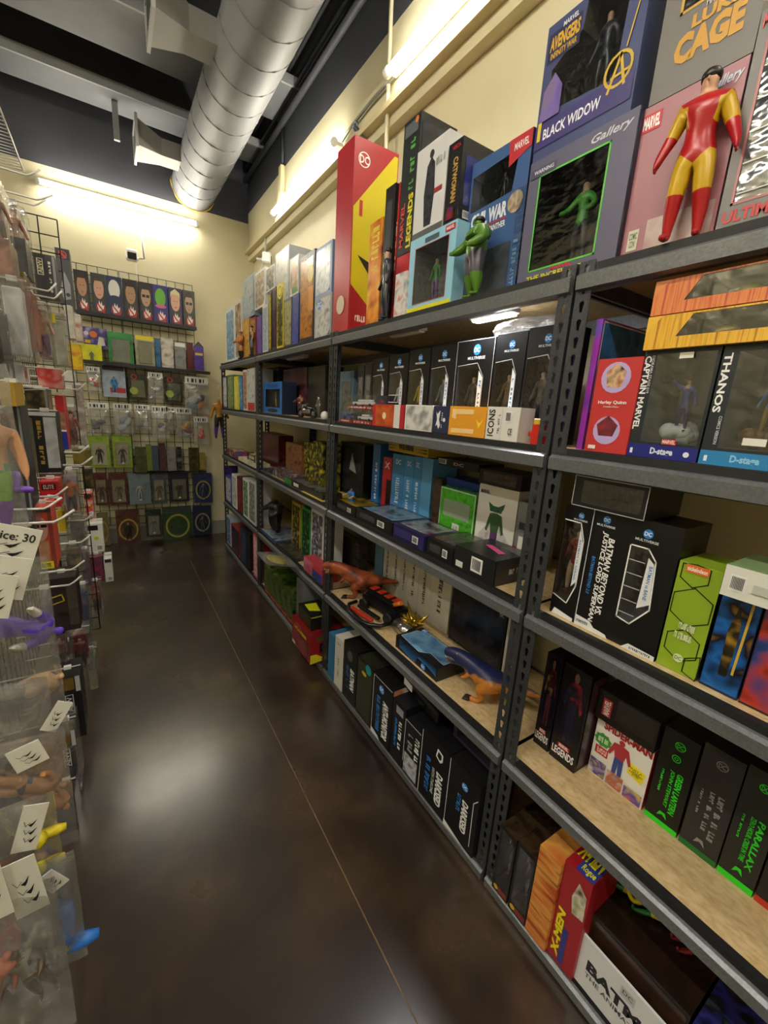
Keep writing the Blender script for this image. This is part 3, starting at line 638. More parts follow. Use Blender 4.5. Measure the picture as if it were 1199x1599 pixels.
# ---- second shelf
for i, (L_, R_, c, t) in enumerate([((815, 1143), (855, 1173), '#7a1c2c #1a1016 #b08a50', 'dark portrait box nearest the steel post on the second shelf'), ((857, 1173), (896, 1207), '#a01c34 #120e18 #27264a', 'dark portrait box with red print, right of its twin')]):
    b = shelf_box('boxed_figure', t, 'box', L_, R_, .31, Z2, 1.03, .08, '#0f0e12', group=G+'second shelf')
    b.rect('F', .04, .24, .96, .97, art('#0b0a0e #14101a #0c0b10', 10)).person('F', .16, .25, .90, .96, art(c, 30), art(('#3a2a24 #4a2028 #1c1418', '#20244a #14162c #0e0f1a')[i], 24), '#6a4a38')
    b.text('F', 'LEGENDS', .08, .07, .92, .15, '#eceaea', bold=.03).rect('F', .28, .16, .72, .205, '#b8222c').text('F', 'MARVEL', .32, .166, .68, .20, '#f2f2f2').rect('R', .1, .05, .95, .95, art('#2a3a34 #4a2a38 #15151a', 30))
b = shelf_box('comic_box', 'white comic cover box with red title and green starburst', 'box', (917, 1199), (1000, 1267), (935, 1118), Z2, 1.082, .09, '#e2e0da', group=G+'second shelf', side=paint('#b02a2e', .4))
b.text('F', 'SPIDER-MAN', .14, .86, .98, .99, '#b0202a', bold=.05).poly('F', [(.17+(.17 if k % 2 else .14)*math.cos(k*math.pi/9), .66+(.12 if k % 2 else .10)*math.sin(k*math.pi/9)) for k in range(18)], '#3f8a3a').text('F', '~8', .08, .61, .27, .71, '#cfe8c0').rect('F', .06, .40, .30, .54, '#b8262e').text('F', '~9', .08, .42, .28, .52, '#f2d8d0').poly('F', [(.66, .44), (.92, .38), (.96, .58), (.70, .62)], '#e8d820').text('F', 'JUST A\nGUY\nNAMED\nJOE!', .70, .44, .92, .56, '#2a2a1a')
b.person('F', .28, .24, .72, .86, '#a8343a', '#34448a', '#a8343a').rect('F', .02, .03, .32, .30, art('#d8c02a #4a3a86 #e0d8c8', 50)).rect('F', .35, .03, .64, .27, art('#8a94a8 #b05a3a #cfd4da', 50)).rect('F', .67, .03, .98, .22, art('#d8b82a #5a4a9a #d86a2a', 50))
CT = Z2+b.h+.002
b = shelf_box('boxed_figure', 'black clear-topped box with red square label lying on the comic box', 'box', (930, 1108), (1024, 1162), .088, CT, 1.07, .12, '#1c1a1c', group=G+'second shelf', hole=sq(.34, .22, .95, .95), inner='#141216')
b.rect('F', .10, .20, .26, .78, '#b8222c').text('F', 'MARVEL', .125, .24, .235, .74, '#f4f2f0', 90, bold=.03)
GRN = '#2ed024'
for i, (L_, R_, T_, t, ttl, sub, col, bot, d_) in enumerate([((1005, 1266), (1055, 1309), (1037, 1131), 'black box with bright green lettering and green foot, first of three', 'GREEN LANTERN', 'JOHN STEWART', GRN, GRN, .14), ((1058, 1311), (1115, 1360), (1103, 1159), 'dark grey box with grey lettering between the green lettered boxes', '~15', '~15', '#8a8a8c', '#1c6a2a', .14), ((1117, 1360), (1172, 1406), (1168, 1191), 'black box with green lettering at the right edge of the second shelf', 'PARALLAX', 'ZERO HOUR: CRISIS IN TIME', GRN, GRN, .14), ((1174, 1408), (1240, 1465), (1230, 1225), 'black box with red foot, last on the second shelf', 'DC', 'MULTIVERSE', '#c9c9c9', '#b8341c', .14)]):
    b = shelf_box('boxed_figure', t, 'box', L_, R_, T_, Z2, 1.082, d_, ('#101211', '#29292b', '#232425', '#17171a')[i], group=G+'second shelf')
    b.rect('F', 0, 0, 1, .055, bot).text('F', ttl, .62, .18 if i != 1 else .16, .80, .62, col, -90, .1, .03).text('F', sub, .42, .22, .56, .62, col, -90, .1, .02).text('F', '~12', .20, .34, .27, .60, col, -90).poly('F', [(.35, .10), (.50, .13), (.65, .10), (.58, .155), (.42, .155)], col).disc('F', .52, .88, .15, col, ring=.85).text('F', 'DC', .43, .86, .61, .90, col)
    if i == 0: b.disc('F', .50, .75, .13, col, ring=.8).disc('F', .50, .75, .06, col, ring=.6)
b = shelf_box('boxed_figure', 'dark brown flat box lying on top of the grey lettered box', 'box', (1100, 1150), (1240, 1215), .05, Z2+.31, 1.09, .12, '#15110f', group=G+'second shelf', bodymat=art('#0f0c0b #2a1c14 #14100e', 25))
# ---- bottom shelf
for i, (L_, R_, T_, t) in enumerate([((763, 1382), (790, 1417), (786, 1290), 'black clear window box at the foot of the double posts'), ((791, 1418), (818, 1450), (826, 1330), 'black clear window box between the double posts and the orange box')]):
    b = shelf_box('boxed_figure', t, 'box', L_, R_, T_, ZB, .893, .20, '#131210', group=G+'bottom shelf', hole=sq(.10, .12, .90, .94), inner='#2a1c14', top=art('#0f0e0d #3a2a1c #15120f', 30))
    inner_fig(b, '#5a3a24', '#2a2018', .7).disc('F', .25, .07, .14, '#c9a02a').rect('F', .4, .03, .95, .11, '#7a2a24')
b = shelf_box('boxed_figure', 'narrow orange brown box leaning beside the red box on the bottom shelf', 'box', (819, 1448), (853, 1470), (843, 1318), ZB, .893, .20, '#b8622a', group=G+'bottom shelf', bodymat=ramp_mat('dune print', ['#8a2a18', '#c0642a', '#d89a4a', '#7a3a1c'], 6, .4, 3, stretch=(1, 1, 6)))
b = shelf_box('boxed_figure', 'red box with yellow lettering on front and top, bottom shelf', 'box', (855, 1475), (891, 1534), (871, 1330), ZB, .905, .14, '#9c1a22', group=G+'bottom shelf')
b.text('F', 'X-MEN', .10, .05, .38, .55, '#e8e020', 90, .1, .05).poly('F', [(.55, .60), (.95, .62), (.92, .85), (.60, .92), (.45, .75)], art('#7a8a3a #c9c0b0 #4a3a24', 40)).rect('F', .40, .03, .60, .40, '#2a2f86').rect('T', .35, .02, .98, .5, '#2a3a8a').text('T', 'X-MEN', .08, .28, .92, .85, '#e8e020', 0, .1, .05).text('T', 'Rogue', .45, .06, .92, .24, '#e8e020')
b = shelf_box('boxed_vehicle', 'long black window box with yellow and green toys behind the white sign', 'box', (893, 1500), (1062, 1640), .205, ZB, .945, .20, '#171412', group=G+'bottom shelf', top=art('#14100c #1c150f #2a1a12 #17120e', 22))
b.rect('F', .02, .05, .98, .48, art('#1a1210 #c9a02a #7a1c20 #1c1612', 16)).rect('F', .02, .54, .98, .95, art('#15110e #3a2418 #1a1412', 18)).disc('F', .92, .60, .035, '#d8a82a')
for k in range(3):
    o = link('boxed_figure', figure_mesh([{'*': '#c8bc1c', 'thigh': '#1c6a30', 'shin': '#c8bc1c'}, {'*': '#1c6a30', 'uarm': '#c8bc1c', 'farm': '#c8bc1c', 'thigh': '#c8bc1c'}, {'*': '#7a1c20', 'thigh': '#b8962a', 'head': '#b8962a'}][k], 'reach', 1.1, False), b.root); o.scale = (.15,)*3; o.rotation_euler = (-1.5, 0, -1.3+.3*k); o.location = (-.16+.10*k, .10, b.h+.012)
cdp = hit((891, 1534), 2, ZB); cy, cy2 = hit((893, 1534), 0, .918).y, hit((1049, 1700), 0, .918).y
b = Box('sign_card', 'white card sign with black lettering leaning on the bottom shelf', 'sign', (.918, (cy+cy2)/2, ZB+.001), RIGHT, cy-cy2, .006, .155, '#d9dadf', group=None)
b.text('F', 'BATMAN', .10, .42, .98, .64, '#17171c', bold=.05).text('F', 'THE ANIMATED SERIES', .10, .29, .98, .38, '#4a4c54').rect('F', .44, .70, .58, .88, '#b9bbc0').text('F', 'DC', .46, .76, .56, .84, '#4a4c54')
b = shelf_box('boxed_figure', 'dark blue window box at the lower right corner', 'box', (1066, 1640), (1230, 1790), .20, ZB, .94, .20, '#10121c', group=G+'bottom shelf', top=art('#0e0f16 #2a2f7a #141620 #3a4048', 30))
b.rect('F', .0, .86, 1, .97, '#27309a').rect('F', .0, .35, .55, .62, '#7f9ab0')
# ================================================================== second unit
# ---- top shelf
b = shelf_box('boxed_vehicle', 'tall red box with yellow picture side, tallest on the top shelf', 'box', (519, 515), (543, 509), (524, 242), ZT, .935, .22, '#a8202c', group=G+'top shelf of the second unit')
b.rect('R', .02, .02, .98, .98, '#cfc01e').poly('R', [(.02, .66), (.90, .98), (.02, .98)], '#a3222a').disc('R', .22, .90, .13, '#f0e8e4', ring=.86).text('R', 'DC', .12, .88, .32, .92, '#f0e8e4').poly('R', [(.02, .02), (.60, .02), (.60, .12), (.02, .26)], '#a3222a').text('R', '~6', .10, .06, .40, .10, '#efe4dc', 0, 0, .03).poly('R', [(.15, .42), (.60, .38), (.98, .50), (.98, .40), (.55, .26), (.40, .34)], '#15140f').rect('R', .15, .62, .22, .70, '#b8302a').disc('F', .5, .16, .25, '#c9b8a0')
# curved clear bubble on the side and the black vehicle behind it
yb_ = hit((606, 400), 0, 1.26).y
veh = tag(empty('toy_vehicle_pack', (1.26, yb_, ZT)), 'black curved vehicle pack with rounded top behind the boxes', 'box', G+'top shelf of the second unit')
prof = [(-.09, 0), (-.09, .28), (-.075, .35), (-.03, .39), (.03, .39), (.08, .36), (.10, .30), (.10, 0)]
bm = bmesh.new(); A = [bm.verts.new((x, 0, z)) for x, z in prof]; B = [bm.verts.new((x, -.05, z)) for x, z in prof]; bm.faces.new(A); bm.faces.new(B[::-1])
for i in range(len(prof)): bm.faces.new((A[i], B[i], B[(i+1) % 8], A[(i+1) % 8]))
bmesh.ops.recalc_face_normals(bm, faces=bm.faces); link('shell', from_bm('shell', bm), veh, [paint('#17171a', .2)])
link('toy', sphere_mesh('toy', .05, .02, .06, (0, -.05, .22)), veh, [paint('#0e0e10', .25)])
b = shelf_box('boxed_figure', 'orange flame printed box behind the black suited figure', 'box', (571, 502), (590, 497), (577, 352), ZT, .96, .10, '#c06a22', group=G+'top shelf of the second unit', bodymat=art('#8a2a1c #d8862a #e8c04a', 20))
b.text('F', '~8', .2, .55, .8, .95, '#e8d03a', 90)
b = shelf_box('boxed_figure', 'slim black glossy box beside the orange flame box', 'box', (592, 497), (606, 493), (598, 300), ZT, .95, .10, '#151518', group=G+'top shelf of the second unit'); b.rect('F', .2, .3, .8, .9, '#3a3a40').rect('F', .2, .08, .8, .14, '#a82028')
b = shelf_box('boxed_figure', 'flat red box lying under the tall dark lettered box', 'box', (614, 493), (645, 484), (616, 405), ZT, .955, .12, '#b01e26', group=G+'top shelf of the second unit'); b.rect('F', .1, .2, .9, .4, '#e8c8c4').text('F', '~10', .1, .55, .9, .7, '#f0e0dc'); ru = ZT+b.h+.002
b = shelf_box('boxed_figure', 'red spined box between black vehicle pack and tall dark box', 'box', (608, 493), (613, 492), (618, 290), ZT, .965, .10, '#b42a22', group=G+'top shelf of the second unit'); b.text('F', '~6', .2, .3, .8, .8, '#f0d8c0', 90)
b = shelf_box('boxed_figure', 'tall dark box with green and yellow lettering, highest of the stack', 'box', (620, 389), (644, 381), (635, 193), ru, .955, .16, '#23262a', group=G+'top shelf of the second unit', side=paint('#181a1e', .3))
b.text('F', 'LEGENDS', .55, .04, .85, .45, '#d8cc2a', 90, 0, .04).text('F', '~9', .50, .48, .80, .86, '#5aa84a', 90, 0, .04).text('F', 'MARVEL', .12, .06, .36, .40, '#d84a3a', 90).rect('F', .1, .88, .9, .97, '#5a5f66').rect('R', .06, .06, .94, .94, art('#15171b #2a2c33 #3a4a6a', 22)).disc('F', .8, .96, .1, '#e07a2a')
b = shelf_box('boxed_figure', 'pale blue window box with yellow foot on the top shelf', 'box', (634, 485), (704, 466), (638, 380), ZT, .935, .11, '#8fc4da', group=G+'top shelf of the second unit', hole=sq(.14, .12, .86, .86), inner='#6f7478')
b.rect('F', .02, .0, .98, .075, '#d8d02a').line('F', sq(.14, .12, .86, .86), .002, '#b84a4a', closed=True).rect('F', .35, .89, .65, .95, '#4a5a66').rect('F', .78, .90, .97, .97, '#c0262c').text('F', 'MARVEL', .80, .915, .95, .955, '#f0f0f0'); inner_fig(b, '#4a8a3a', '#6a4a8a', .6); lb = ZT+b.h+.002
b = shelf_box('boxed_figure', 'white box with dark standing silhouette print above the pale blue box', 'box', (643, 378), (690, 356), (652, 240), lb, .94, .11, '#cfcfcf', group=G+'top shelf of the second unit')
b.poly('F', [(.38, .10), (.60, .10), (.66, .45), (.62, .76), (.50, .84), (.38, .76), (.32, .45)], art('#26282c #3a3c42 #1a1a1d', 40)).disc('F', .50, .87, .07, '#2a2c30', 'printed_head', .045).text('F', '~6', .66, .70, .94, .80, '#8a8c90').rect('F', .66, .42, .90, .47, '#a03030').rect('F', .0, .0, 1., .07, '#5a5a5c')
b = shelf_box('boxed_figure', 'black box with gold vertical lettering above the pale blue box', 'box', (691, 356), (713, 345), (702, 228), lb, .94, .16, '#131316', group=G+'top shelf of the second unit')
b.text('F', 'CATWOMAN', .40, .25, .75, .80, '#b9924a', -90, 0, .04).text('F', 'NECA', .3, .90, .85, .95, '#c0303a').rect('R', .10, .20, .60, .80, art('#121218 #1c2a7a #17171d', 16)).barcode('R', .12, .04, .3, .14).poly('F', [(.2, .04), (.8, .04), (.7, .18), (.3, .2)], art('#1a2a8a #7a2a24 #14141a', 50))
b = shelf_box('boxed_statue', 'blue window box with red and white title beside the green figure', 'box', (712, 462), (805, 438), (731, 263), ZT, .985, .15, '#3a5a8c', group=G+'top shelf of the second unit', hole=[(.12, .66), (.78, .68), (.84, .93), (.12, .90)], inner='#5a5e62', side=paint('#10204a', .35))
b.text('F', 'CIVIL WAR', .16, .54, .74, .64, '#d8e2ea', bold=.05).line('F', [(.16, .53), (.74, .53)], .004, '#b8303a').text('F', 'BLACK PANTHER', .30, .475, .74, .515, '#eef0f2').poly('F', [(.70, .84), (1, .90), (1, 1), (.68, 1)], '#b83038').text('F', 'MARVEL', .76, .92, .96, .965, '#f0e8e8').rect('F', .10, .05, .86, .36, art('#2a3038 #4a5058 #1c2026', 18)).disc('F', .86, .60, .11, art('#7a2a24 #b8a890 #3a2a24', 40)).text('F', '~12', .90, .05, .97, .36, '#7fb0dc', 90).poly('F', [(.0, .36), (.12, .40), (.04, .54), (.0, .50)], '#b83038'); inner_fig(b, '#1c1c20', '#17171a', .23, 'stand', .5, .67)
b = shelf_box('blister_pack', 'small clear pack with red and white card by the pale blue box', 'box', (614, 492), (632, 486), (622, 428), ZT, .925, .03, '#c9c4c0', group=G+'top shelf of the second unit', bodymat=art('#c0302a #d8d4d0 #5a6a7a', 30))
toy('action_figure', 'green plastic muscular action figure in grey shorts on the top shelf', {'*': '#4f7a24', 'thigh': '#4a4652', 'pelvis': '#4a4652'}, (.928, hit((737, 455), 0, .928).y, ZT+.001), RIGHT-.35, (hit((738, 345), 0, .925).z-ZT)*1.03, 'reach', 1.75, '#17160f', wide=1.28)
toy('action_figure', 'slim black suited action figure with big black gloves on the top shelf', {'*': '#20242e', 'head': '#b08a6c', 'hand': '#101114'}, (.922, hit((600, 495), 0, .922).y, ZT+.001), RIGHT-.3, (hit((606, 388), 0, .922).z-ZT)*1.02, 'stand', .95, '#15110e')
# ---- fourth shelf: row of seven black window boxes, row of small boxes in front
tops = [(579, 562), (603, 556), (633, 549), (666, 543), (707, 536), (763, 526), (810, 516)]
bl = [(579, 634), (604, 634), (634, 635), (667, 636), (706, 638), (763, 640), (810, 642), (868, 645)]
ords = ['farthest', 'second', 'third', 'fourth', 'fifth', 'sixth', 'nearest']
for i in range(7):
    b = shelf_box('boxed_figure', f'{ords[i]} of seven tall black window boxes in a row'+(', counted from the far end' if 0 < i < 6 else ''), 'box', bl[i], (bl[i+1][0]-1, bl[i+1][1]), tops[i], Z4, 1.0, .10, BLK, group='row of black window boxes', hole=[(.06, .06), (.52, .06), (.78, .24), (.78, .62), (.60, .76), (.06, .74)], inner=['#2a2c2e', '#5a5c60', '#4a442c', '#34363a', '#3c3834', '#3a3832', '#33312e'][i])
    b.dc('F', .55, .895, .10, word='MULTIVERSE').line('F', [(.06, .74), (.60, .76), (.78, .62), (.78, .24), (.52, .06)], .0018, '#c9cbce').poly('F', [(.66, .20), (.77, .26), (.77, .61), (.66, .68)], '#dde1e6').text('F', '~7', .69, .28, .745, .58, '#3a7ac0', -90)
    inner_fig(b, ['#3a3c40', '#c9cdd2', '#b8a02a', '#6a6c70', '#4a4642', '#6a5c44', '#5a5248'][i], '#2a2c30', .58, 'stand', .40, .08)
    if i in (1,):
        for k in range(4): b.rect('F', .08, .14+k*.10, .64, .15+k*.10, '#c9cdd2', 'tray_rib')
    if i == 4: b.line('F', sq(.004, .004, .996, .996), .0016, '#cfd1d4', closed=True)
pb_ = hit((800, 520), 0, 1.04)
def pillow(w_, h_, t_, seed=0, nx=10, nz=12, amp=.25):
    """crumpled bag skin: two sheets sealed at the rim"""
    vs, fs = [], []
    for s in (-1, 1):
        b0 = len(vs)
        for j in range(nz+1):
            for i in range(nx+1):
                u, v = i/nx, j/nz; e = (math.sin(math.pi*u)*math.sin(math.pi*v))**.5 if 0 < u < 1 and 0 < v < 1 else 0
                q = noise.noise(Vector((u*4+seed*3.7, v*5, seed*1.9+s)))
                vs.append(((u-.5)*w_*(1-.06*e)+q*.04*w_*(1 if 0 < u < 1 else .4), s*t_*.5*e*(1+amp*2*q), v*h_+q*.015*h_))
        for j in range(nz):
            for i in range(nx):
                a = b0+j*(nx+1)+i; f = (a, a+1, a+nx+2, a+nx+1); fs.append(f if s < 0 else f[::-1])
    return mesh('bag', vs, fs, smooth=True)
o = tag(link('plastic_bag', pillow(.22, .05, .12, 3), None, [BAG]), 'crumpled clear plastic bag on top of the black window boxes', 'bag'); o.location = (1.05, pb_.y-.03, Z4+.30); o.rotation_euler = (0, 0, RIGHT)
def carbox(label, L_, R_, h, zb, xf, toyc):
    b = shelf_box('boxed_toy_car', label, 'box', L_, R_, h, zb, xf, .06, '#ffffff', group='clear boxed toy cars', bodymat=PLAST)
    b.part('base', boxmesh('base', (-b.w/2+.001, .001, 0), (b.w/2-.001, .059, b.h*.22)), [paint('#a81c28', .4)]); b.text('F', '~12', .1, .06, .9, .17, '#f0e4e4')
    bm = bmesh.new(); bbox(bm, (-b.w*.38, .015, b.h*.32), (b.w*.38, .045, b.h*.52)); bbox(bm, (-b.w*.2, .018, b.h*.52), (b.w*.2, .042, b.h*.68)); bmesh.ops.bevel(bm, geom=bm.edges[:], offset=.002, segments=1, affect='EDGES')
    b.part('toy_car', from_bm('toy_car', bm), [paint(toyc, .25)])
    bm = bmesh.new()
    for x in (-.24, .24):
        for y in (.013, .047): tube(bm, [(b.w*x, y-.003, b.h*.31), (b.w*x, y+.003, b.h*.31)], b.h*.10, 10)
    b.part('wheels', from_bm('wheels', bm), [paint('#111111', .6)]); return b
b = carbox('clear boxed toy car on red base, far one of the lower pair', (519, 655), (549, 657), .062, Z4, .935, '#3a4a8a')
b = carbox('clear boxed toy car on red base, near one of the lower pair', (550, 657), (580, 660), .062, Z4, .935, '#c9ccd2'); ct = Z4+.064
b = carbox('clear boxed toy car stacked on top of two others', (541, 627), (586, 629), .062, ct, .94, '#d8dadd'); b.rect('R', .02, .24, .98, .98, '#35373a').text('R', '~6', .2, .5, .8, .7, '#c0202c')
b = shelf_box('small_box', 'small red box with orange fire picture in the front row', 'box', (581, 660), (630, 667), (581, 631), Z4, .932, .06, '#b8242a', group='small boxes in front of the black window boxes'); b.rect('F', .10, .06, .68, .94, art('#7a1c14 #c85a24 #3a0e0c', 20)).rect('F', .70, .0, .88, 1, '#d9d4d0').rect('F', .90, .0, 1, 1, '#b8242a').disc('F', .40, .5, .06, '#e8d8b0')
b = shelf_box('small_box', 'small white box with grey sketch print in the front row', 'box', (631, 667), (673, 673), (632, 632), Z4, .932, .06, '#d6d5d2', group='small boxes in front of the black window boxes'); b.rect('F', .05, .05, .98, .95, art('#d6d5d2 #d2d1ce #8a8a88 #cfcecb', 25))
b = shelf_box('small_box', 'small navy box with white winged emblem in the front row', 'box', (674, 673), (699, 677), (675, 634), Z4, .932, .06, '#262c48', group='small boxes in front of the black window boxes'); b.poly('F', [(.40, .15), (.50, .30), (.40, .50), (.46, .85), (.28, .70), (.20, .80), (.28, .50), (.20, .25), (.30, .32)], '#e4e6ea').disc('F', .72, .5, .08, '#e4e6ea').text('F', '~7', .55, .2, .62, .8, '#c9ccd4', 90)
b = shelf_box('small_box', 'small orange box with pale geometric print in the front row', 'box', (699, 677), (755, 688), (700, 634), Z4, .932, .06, '#e09a2a', group='small boxes in front of the black window boxes'); b.poly('F', [(.08, .08), (.72, .10), (.72, .26), (.18, .24), (.08, .24)], '#eec98a').poly('F', [(.08, .60), (.20, .55), (.20, .72), (.68, .74), (.68, .90), (.08, .90)], '#eec98a').poly('F', [(.76, .60), (.84, .30), (.96, .62), (.85, .46)], '#f0d83a')
b = shelf_box('small_box', 'small white box with black vertical lettering and barcode side', 'box', (756, 688), (806, 696), (757, 635), Z4, .932, .06, '#dcdad4', group='small boxes in front of the black window boxes'); b.text('F', 'ICONS', .06, .10, .26, .92, '#1c1c1e', 90, 0, .02).text('F', '~9', .36, .2, .44, .8, '#8a8a88', 90).barcode('F', .58, .55, .78, .88).text('F', 'CE', .72, .18, .84, .38, '#333333').line('F', [(.5, 0), (.5, 1)], .001, '#a8a69e')
b = shelf_box('red_toy_stand', 'small red and yellow plastic stand at the shelf end', 'toy', (826, 699), (840, 701), .05, Z4, .935, .03, '#c8241c'); b.part('clip', boxmesh('clip', (-.012, .0, .05), (.012, .02, .066), .002), [paint('#d8b02a', .4)]).part('arm', boxmesh('arm', (-.03, .005, .02), (-.01, .02, .03), .002), [paint('#c8241c', .4)])
for i, (L_, R_, T_, c, t) in enumerate([((529, 640), (553, 641), (530, 581), '#5a7286', 'dull blue card box in the shadow behind the clear toy cars'), ((556, 640), (566, 640), (556, 572), '#2a2a2c', 'dark box left of the row of black window boxes'), ((567, 640), (578, 640), (567, 568), '#33302c', 'dark box with pale window touching the farthest black window box')]):
    b = shelf_box('boxed_figure', t, 'box', L_, R_, T_, Z4, 1.04, .10, c, group=G+'fourth shelf of the second unit'); b.rect('F', .15, .2, .85, .8, art(c+' #6a6a66 #1c1c1e', 30))
# ---- third shelf of the second unit, back row
gs = G+'third shelf of the second unit'
b = shelf_box('boxed_figure', 'dark window box with silver sail shape behind the blue armoured figure', 'box', (529, 776), (565, 788), (528, 688), Z3, 1.16, .12, '#17191c', group=gs); b.rect('F', .1, .1, .9, .9, art('#17191c #2a2e36 #111215', 15)).poly('F', [(.42, .5), (.72, .45), (.52, .82)], '#9aa0a6')
b = shelf_box('boxed_figure', 'tall bright blue box in the back row of the third shelf', 'box', (567, 786), (589, 795), (570, 690), Z3, 1.16, .12, '#2a6ab0', group=gs); b.text('F', '~12', .4, .1, .7, .7, '#cfe0f0', -90)
b = shelf_box('boxed_figure', 'red spined box between tall blue box and the blue row', 'box', (594, 796), (607, 801), (592, 712), Z3, 1.15, .12, '#b02028', group=gs); b.rect('F', .5, .02, 1, .6, '#15151a').text('F', 'X', .2, .8, .8, .92, '#f0e8e8')
xs = [608, 626, 640, 652, 668]
for i in range(4):
    b = shelf_box('boxed_figure', ['light blue spine with white lettering, farthest of four', 'light blue spine with white lettering, second of four from the far end', 'light blue spine with white lettering, third of four from the far end', 'light blue spine without lettering, nearest of four'][i], 'box', (xs[i], 800+i*5), (xs[i+1], 805+i*5), (609+i*15, 707+i*2), Z3, 1.15, .14, ['#3f86c4', '#4a8fca', '#4088c6', '#5a9ad0'][i], group='four light blue boxes')
    if i < 3: b.text('F', '~14', .35, .08, .68, .62, '#d6e6f4', -90).text('F', 'DC', .3, .84, .7, .92, '#e4eef8')
bt = Z3+b.h+.005
b = shelf_box('boxed_figure', 'yellow and black striped box lying on the four light blue boxes', 'box', (606, 713), (668, 716), .055, bt, 1.13, .22, '#c9a81c', group=gs); b.text('F', 'WOLVERINE', .28, .25, .66, .75, '#1a1812', bold=.06)
for k in range(3): b.poly('F', [(.02, .2+.26*k), (.24, .28+.22*k), (.02, .30+.26*k)], '#15130c').poly('F', [(.98, .2+.26*k), (.72, .28+.22*k), (.98, .30+.26*k)], '#15130c')
b = shelf_box('boxed_figure', 'dark brown clear pack between blue row and green box', 'box', (670, 822), (683, 826), (671, 745), Z3, 1.15, .10, '#2e221a', group=gs, bodymat=art('#1c1512 #4a3a2c #2a201a', 25))
b = shelf_box('boxed_figure', 'green box with grey label and clear sleeve', 'box', (683, 824), (737, 842), (684, 757), Z3, 1.12, .05, '#3f9a24', group=gs, bodymat=art('#347f1c #4fae2c #2f7018', 40)); b.rect('F', .12, .46, .86, .78, '#8a9a86').rect('F', .42, .14, .62, .36, '#cfd4cc').text('F', '~5', .47, .17, .57, .33, '#22261f').line('F', sq(.02, .02, .98, .98), .004, '#b9c4c0', closed=True)
b = shelf_box('boxed_figure', 'black lying box with dots over the blue one behind the green box', 'box', (676, 742), (746, 748), .030, Z3+.285, 1.18, .14, '#131315', group=gs); b.barcode('F', .10, .2, .3, .9).text('F', 'DC', .48, .3, .7, .7, '#d0d0d0')
b = shelf_box('boxed_figure', 'royal blue box lying behind and above the green box', 'box', (687, 850), (744, 868), .24, Z3, 1.18, .12, '#1f3f9a', group=gs)
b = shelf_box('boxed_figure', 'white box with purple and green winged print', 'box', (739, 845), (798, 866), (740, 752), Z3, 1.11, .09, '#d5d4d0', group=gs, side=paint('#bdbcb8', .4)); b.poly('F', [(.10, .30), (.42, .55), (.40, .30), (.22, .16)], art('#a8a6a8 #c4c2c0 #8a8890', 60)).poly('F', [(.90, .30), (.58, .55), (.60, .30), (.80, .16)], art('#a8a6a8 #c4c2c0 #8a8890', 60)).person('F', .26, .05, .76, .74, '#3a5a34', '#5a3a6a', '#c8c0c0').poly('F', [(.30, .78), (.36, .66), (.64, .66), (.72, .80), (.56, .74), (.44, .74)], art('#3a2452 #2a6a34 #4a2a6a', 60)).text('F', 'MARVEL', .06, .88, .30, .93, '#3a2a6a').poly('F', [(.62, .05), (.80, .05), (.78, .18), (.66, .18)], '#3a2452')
b = shelf_box('boxed_figure', 'black shiny box lying on the white winged print box', 'box', (746, 757), (813, 765), .05, Z3+b.h+.003, 1.11, .14, '#17171a', group=gs, hole=sq(.1, .15, .9, .85), inner='#26262a')
b = shelf_box('boxed_figure', 'small grey and red box with a pale face shaped print', 'box', (799, 868), (818, 876), (800, 780), Z3, 1.10, .06, '#6f7072', group=gs); b.rect('F', .0, .26, 1, .36, '#a8202c').poly('F', [(.30, .30), (.55, .24), (.72, .38), (.68, .52), (.32, .52)], '#d8d8d4').rect('F', .2, .04, .8, .22, '#cfcfcc').rect('F', .25, .62, .8, .72, '#2a2a2c')
b = shelf_box('boxed_figure', 'grey beige box beside the steel post behind the small red banded box', 'box', (812, 885), (836, 893), (815, 715), Z3, 1.18, .08, '#8f8a84', group=gs); b.disc('F', .4, .5, .2, '#5a5a3a')
toy('action_figure', 'small blue and gold armoured figure in the back row of the third shelf', {'*': '#2a6ab0', 'farm': '#b08a2c', 'hand': '#b08a2c', 'foot': '#b08a2c', 'head': '#7a5a8a'}, (.985, hit((549, 770), 0, .985).y, Z3+.001), RIGHT, .115, 'reach', 1.35, None, face=False, wide=1.3)
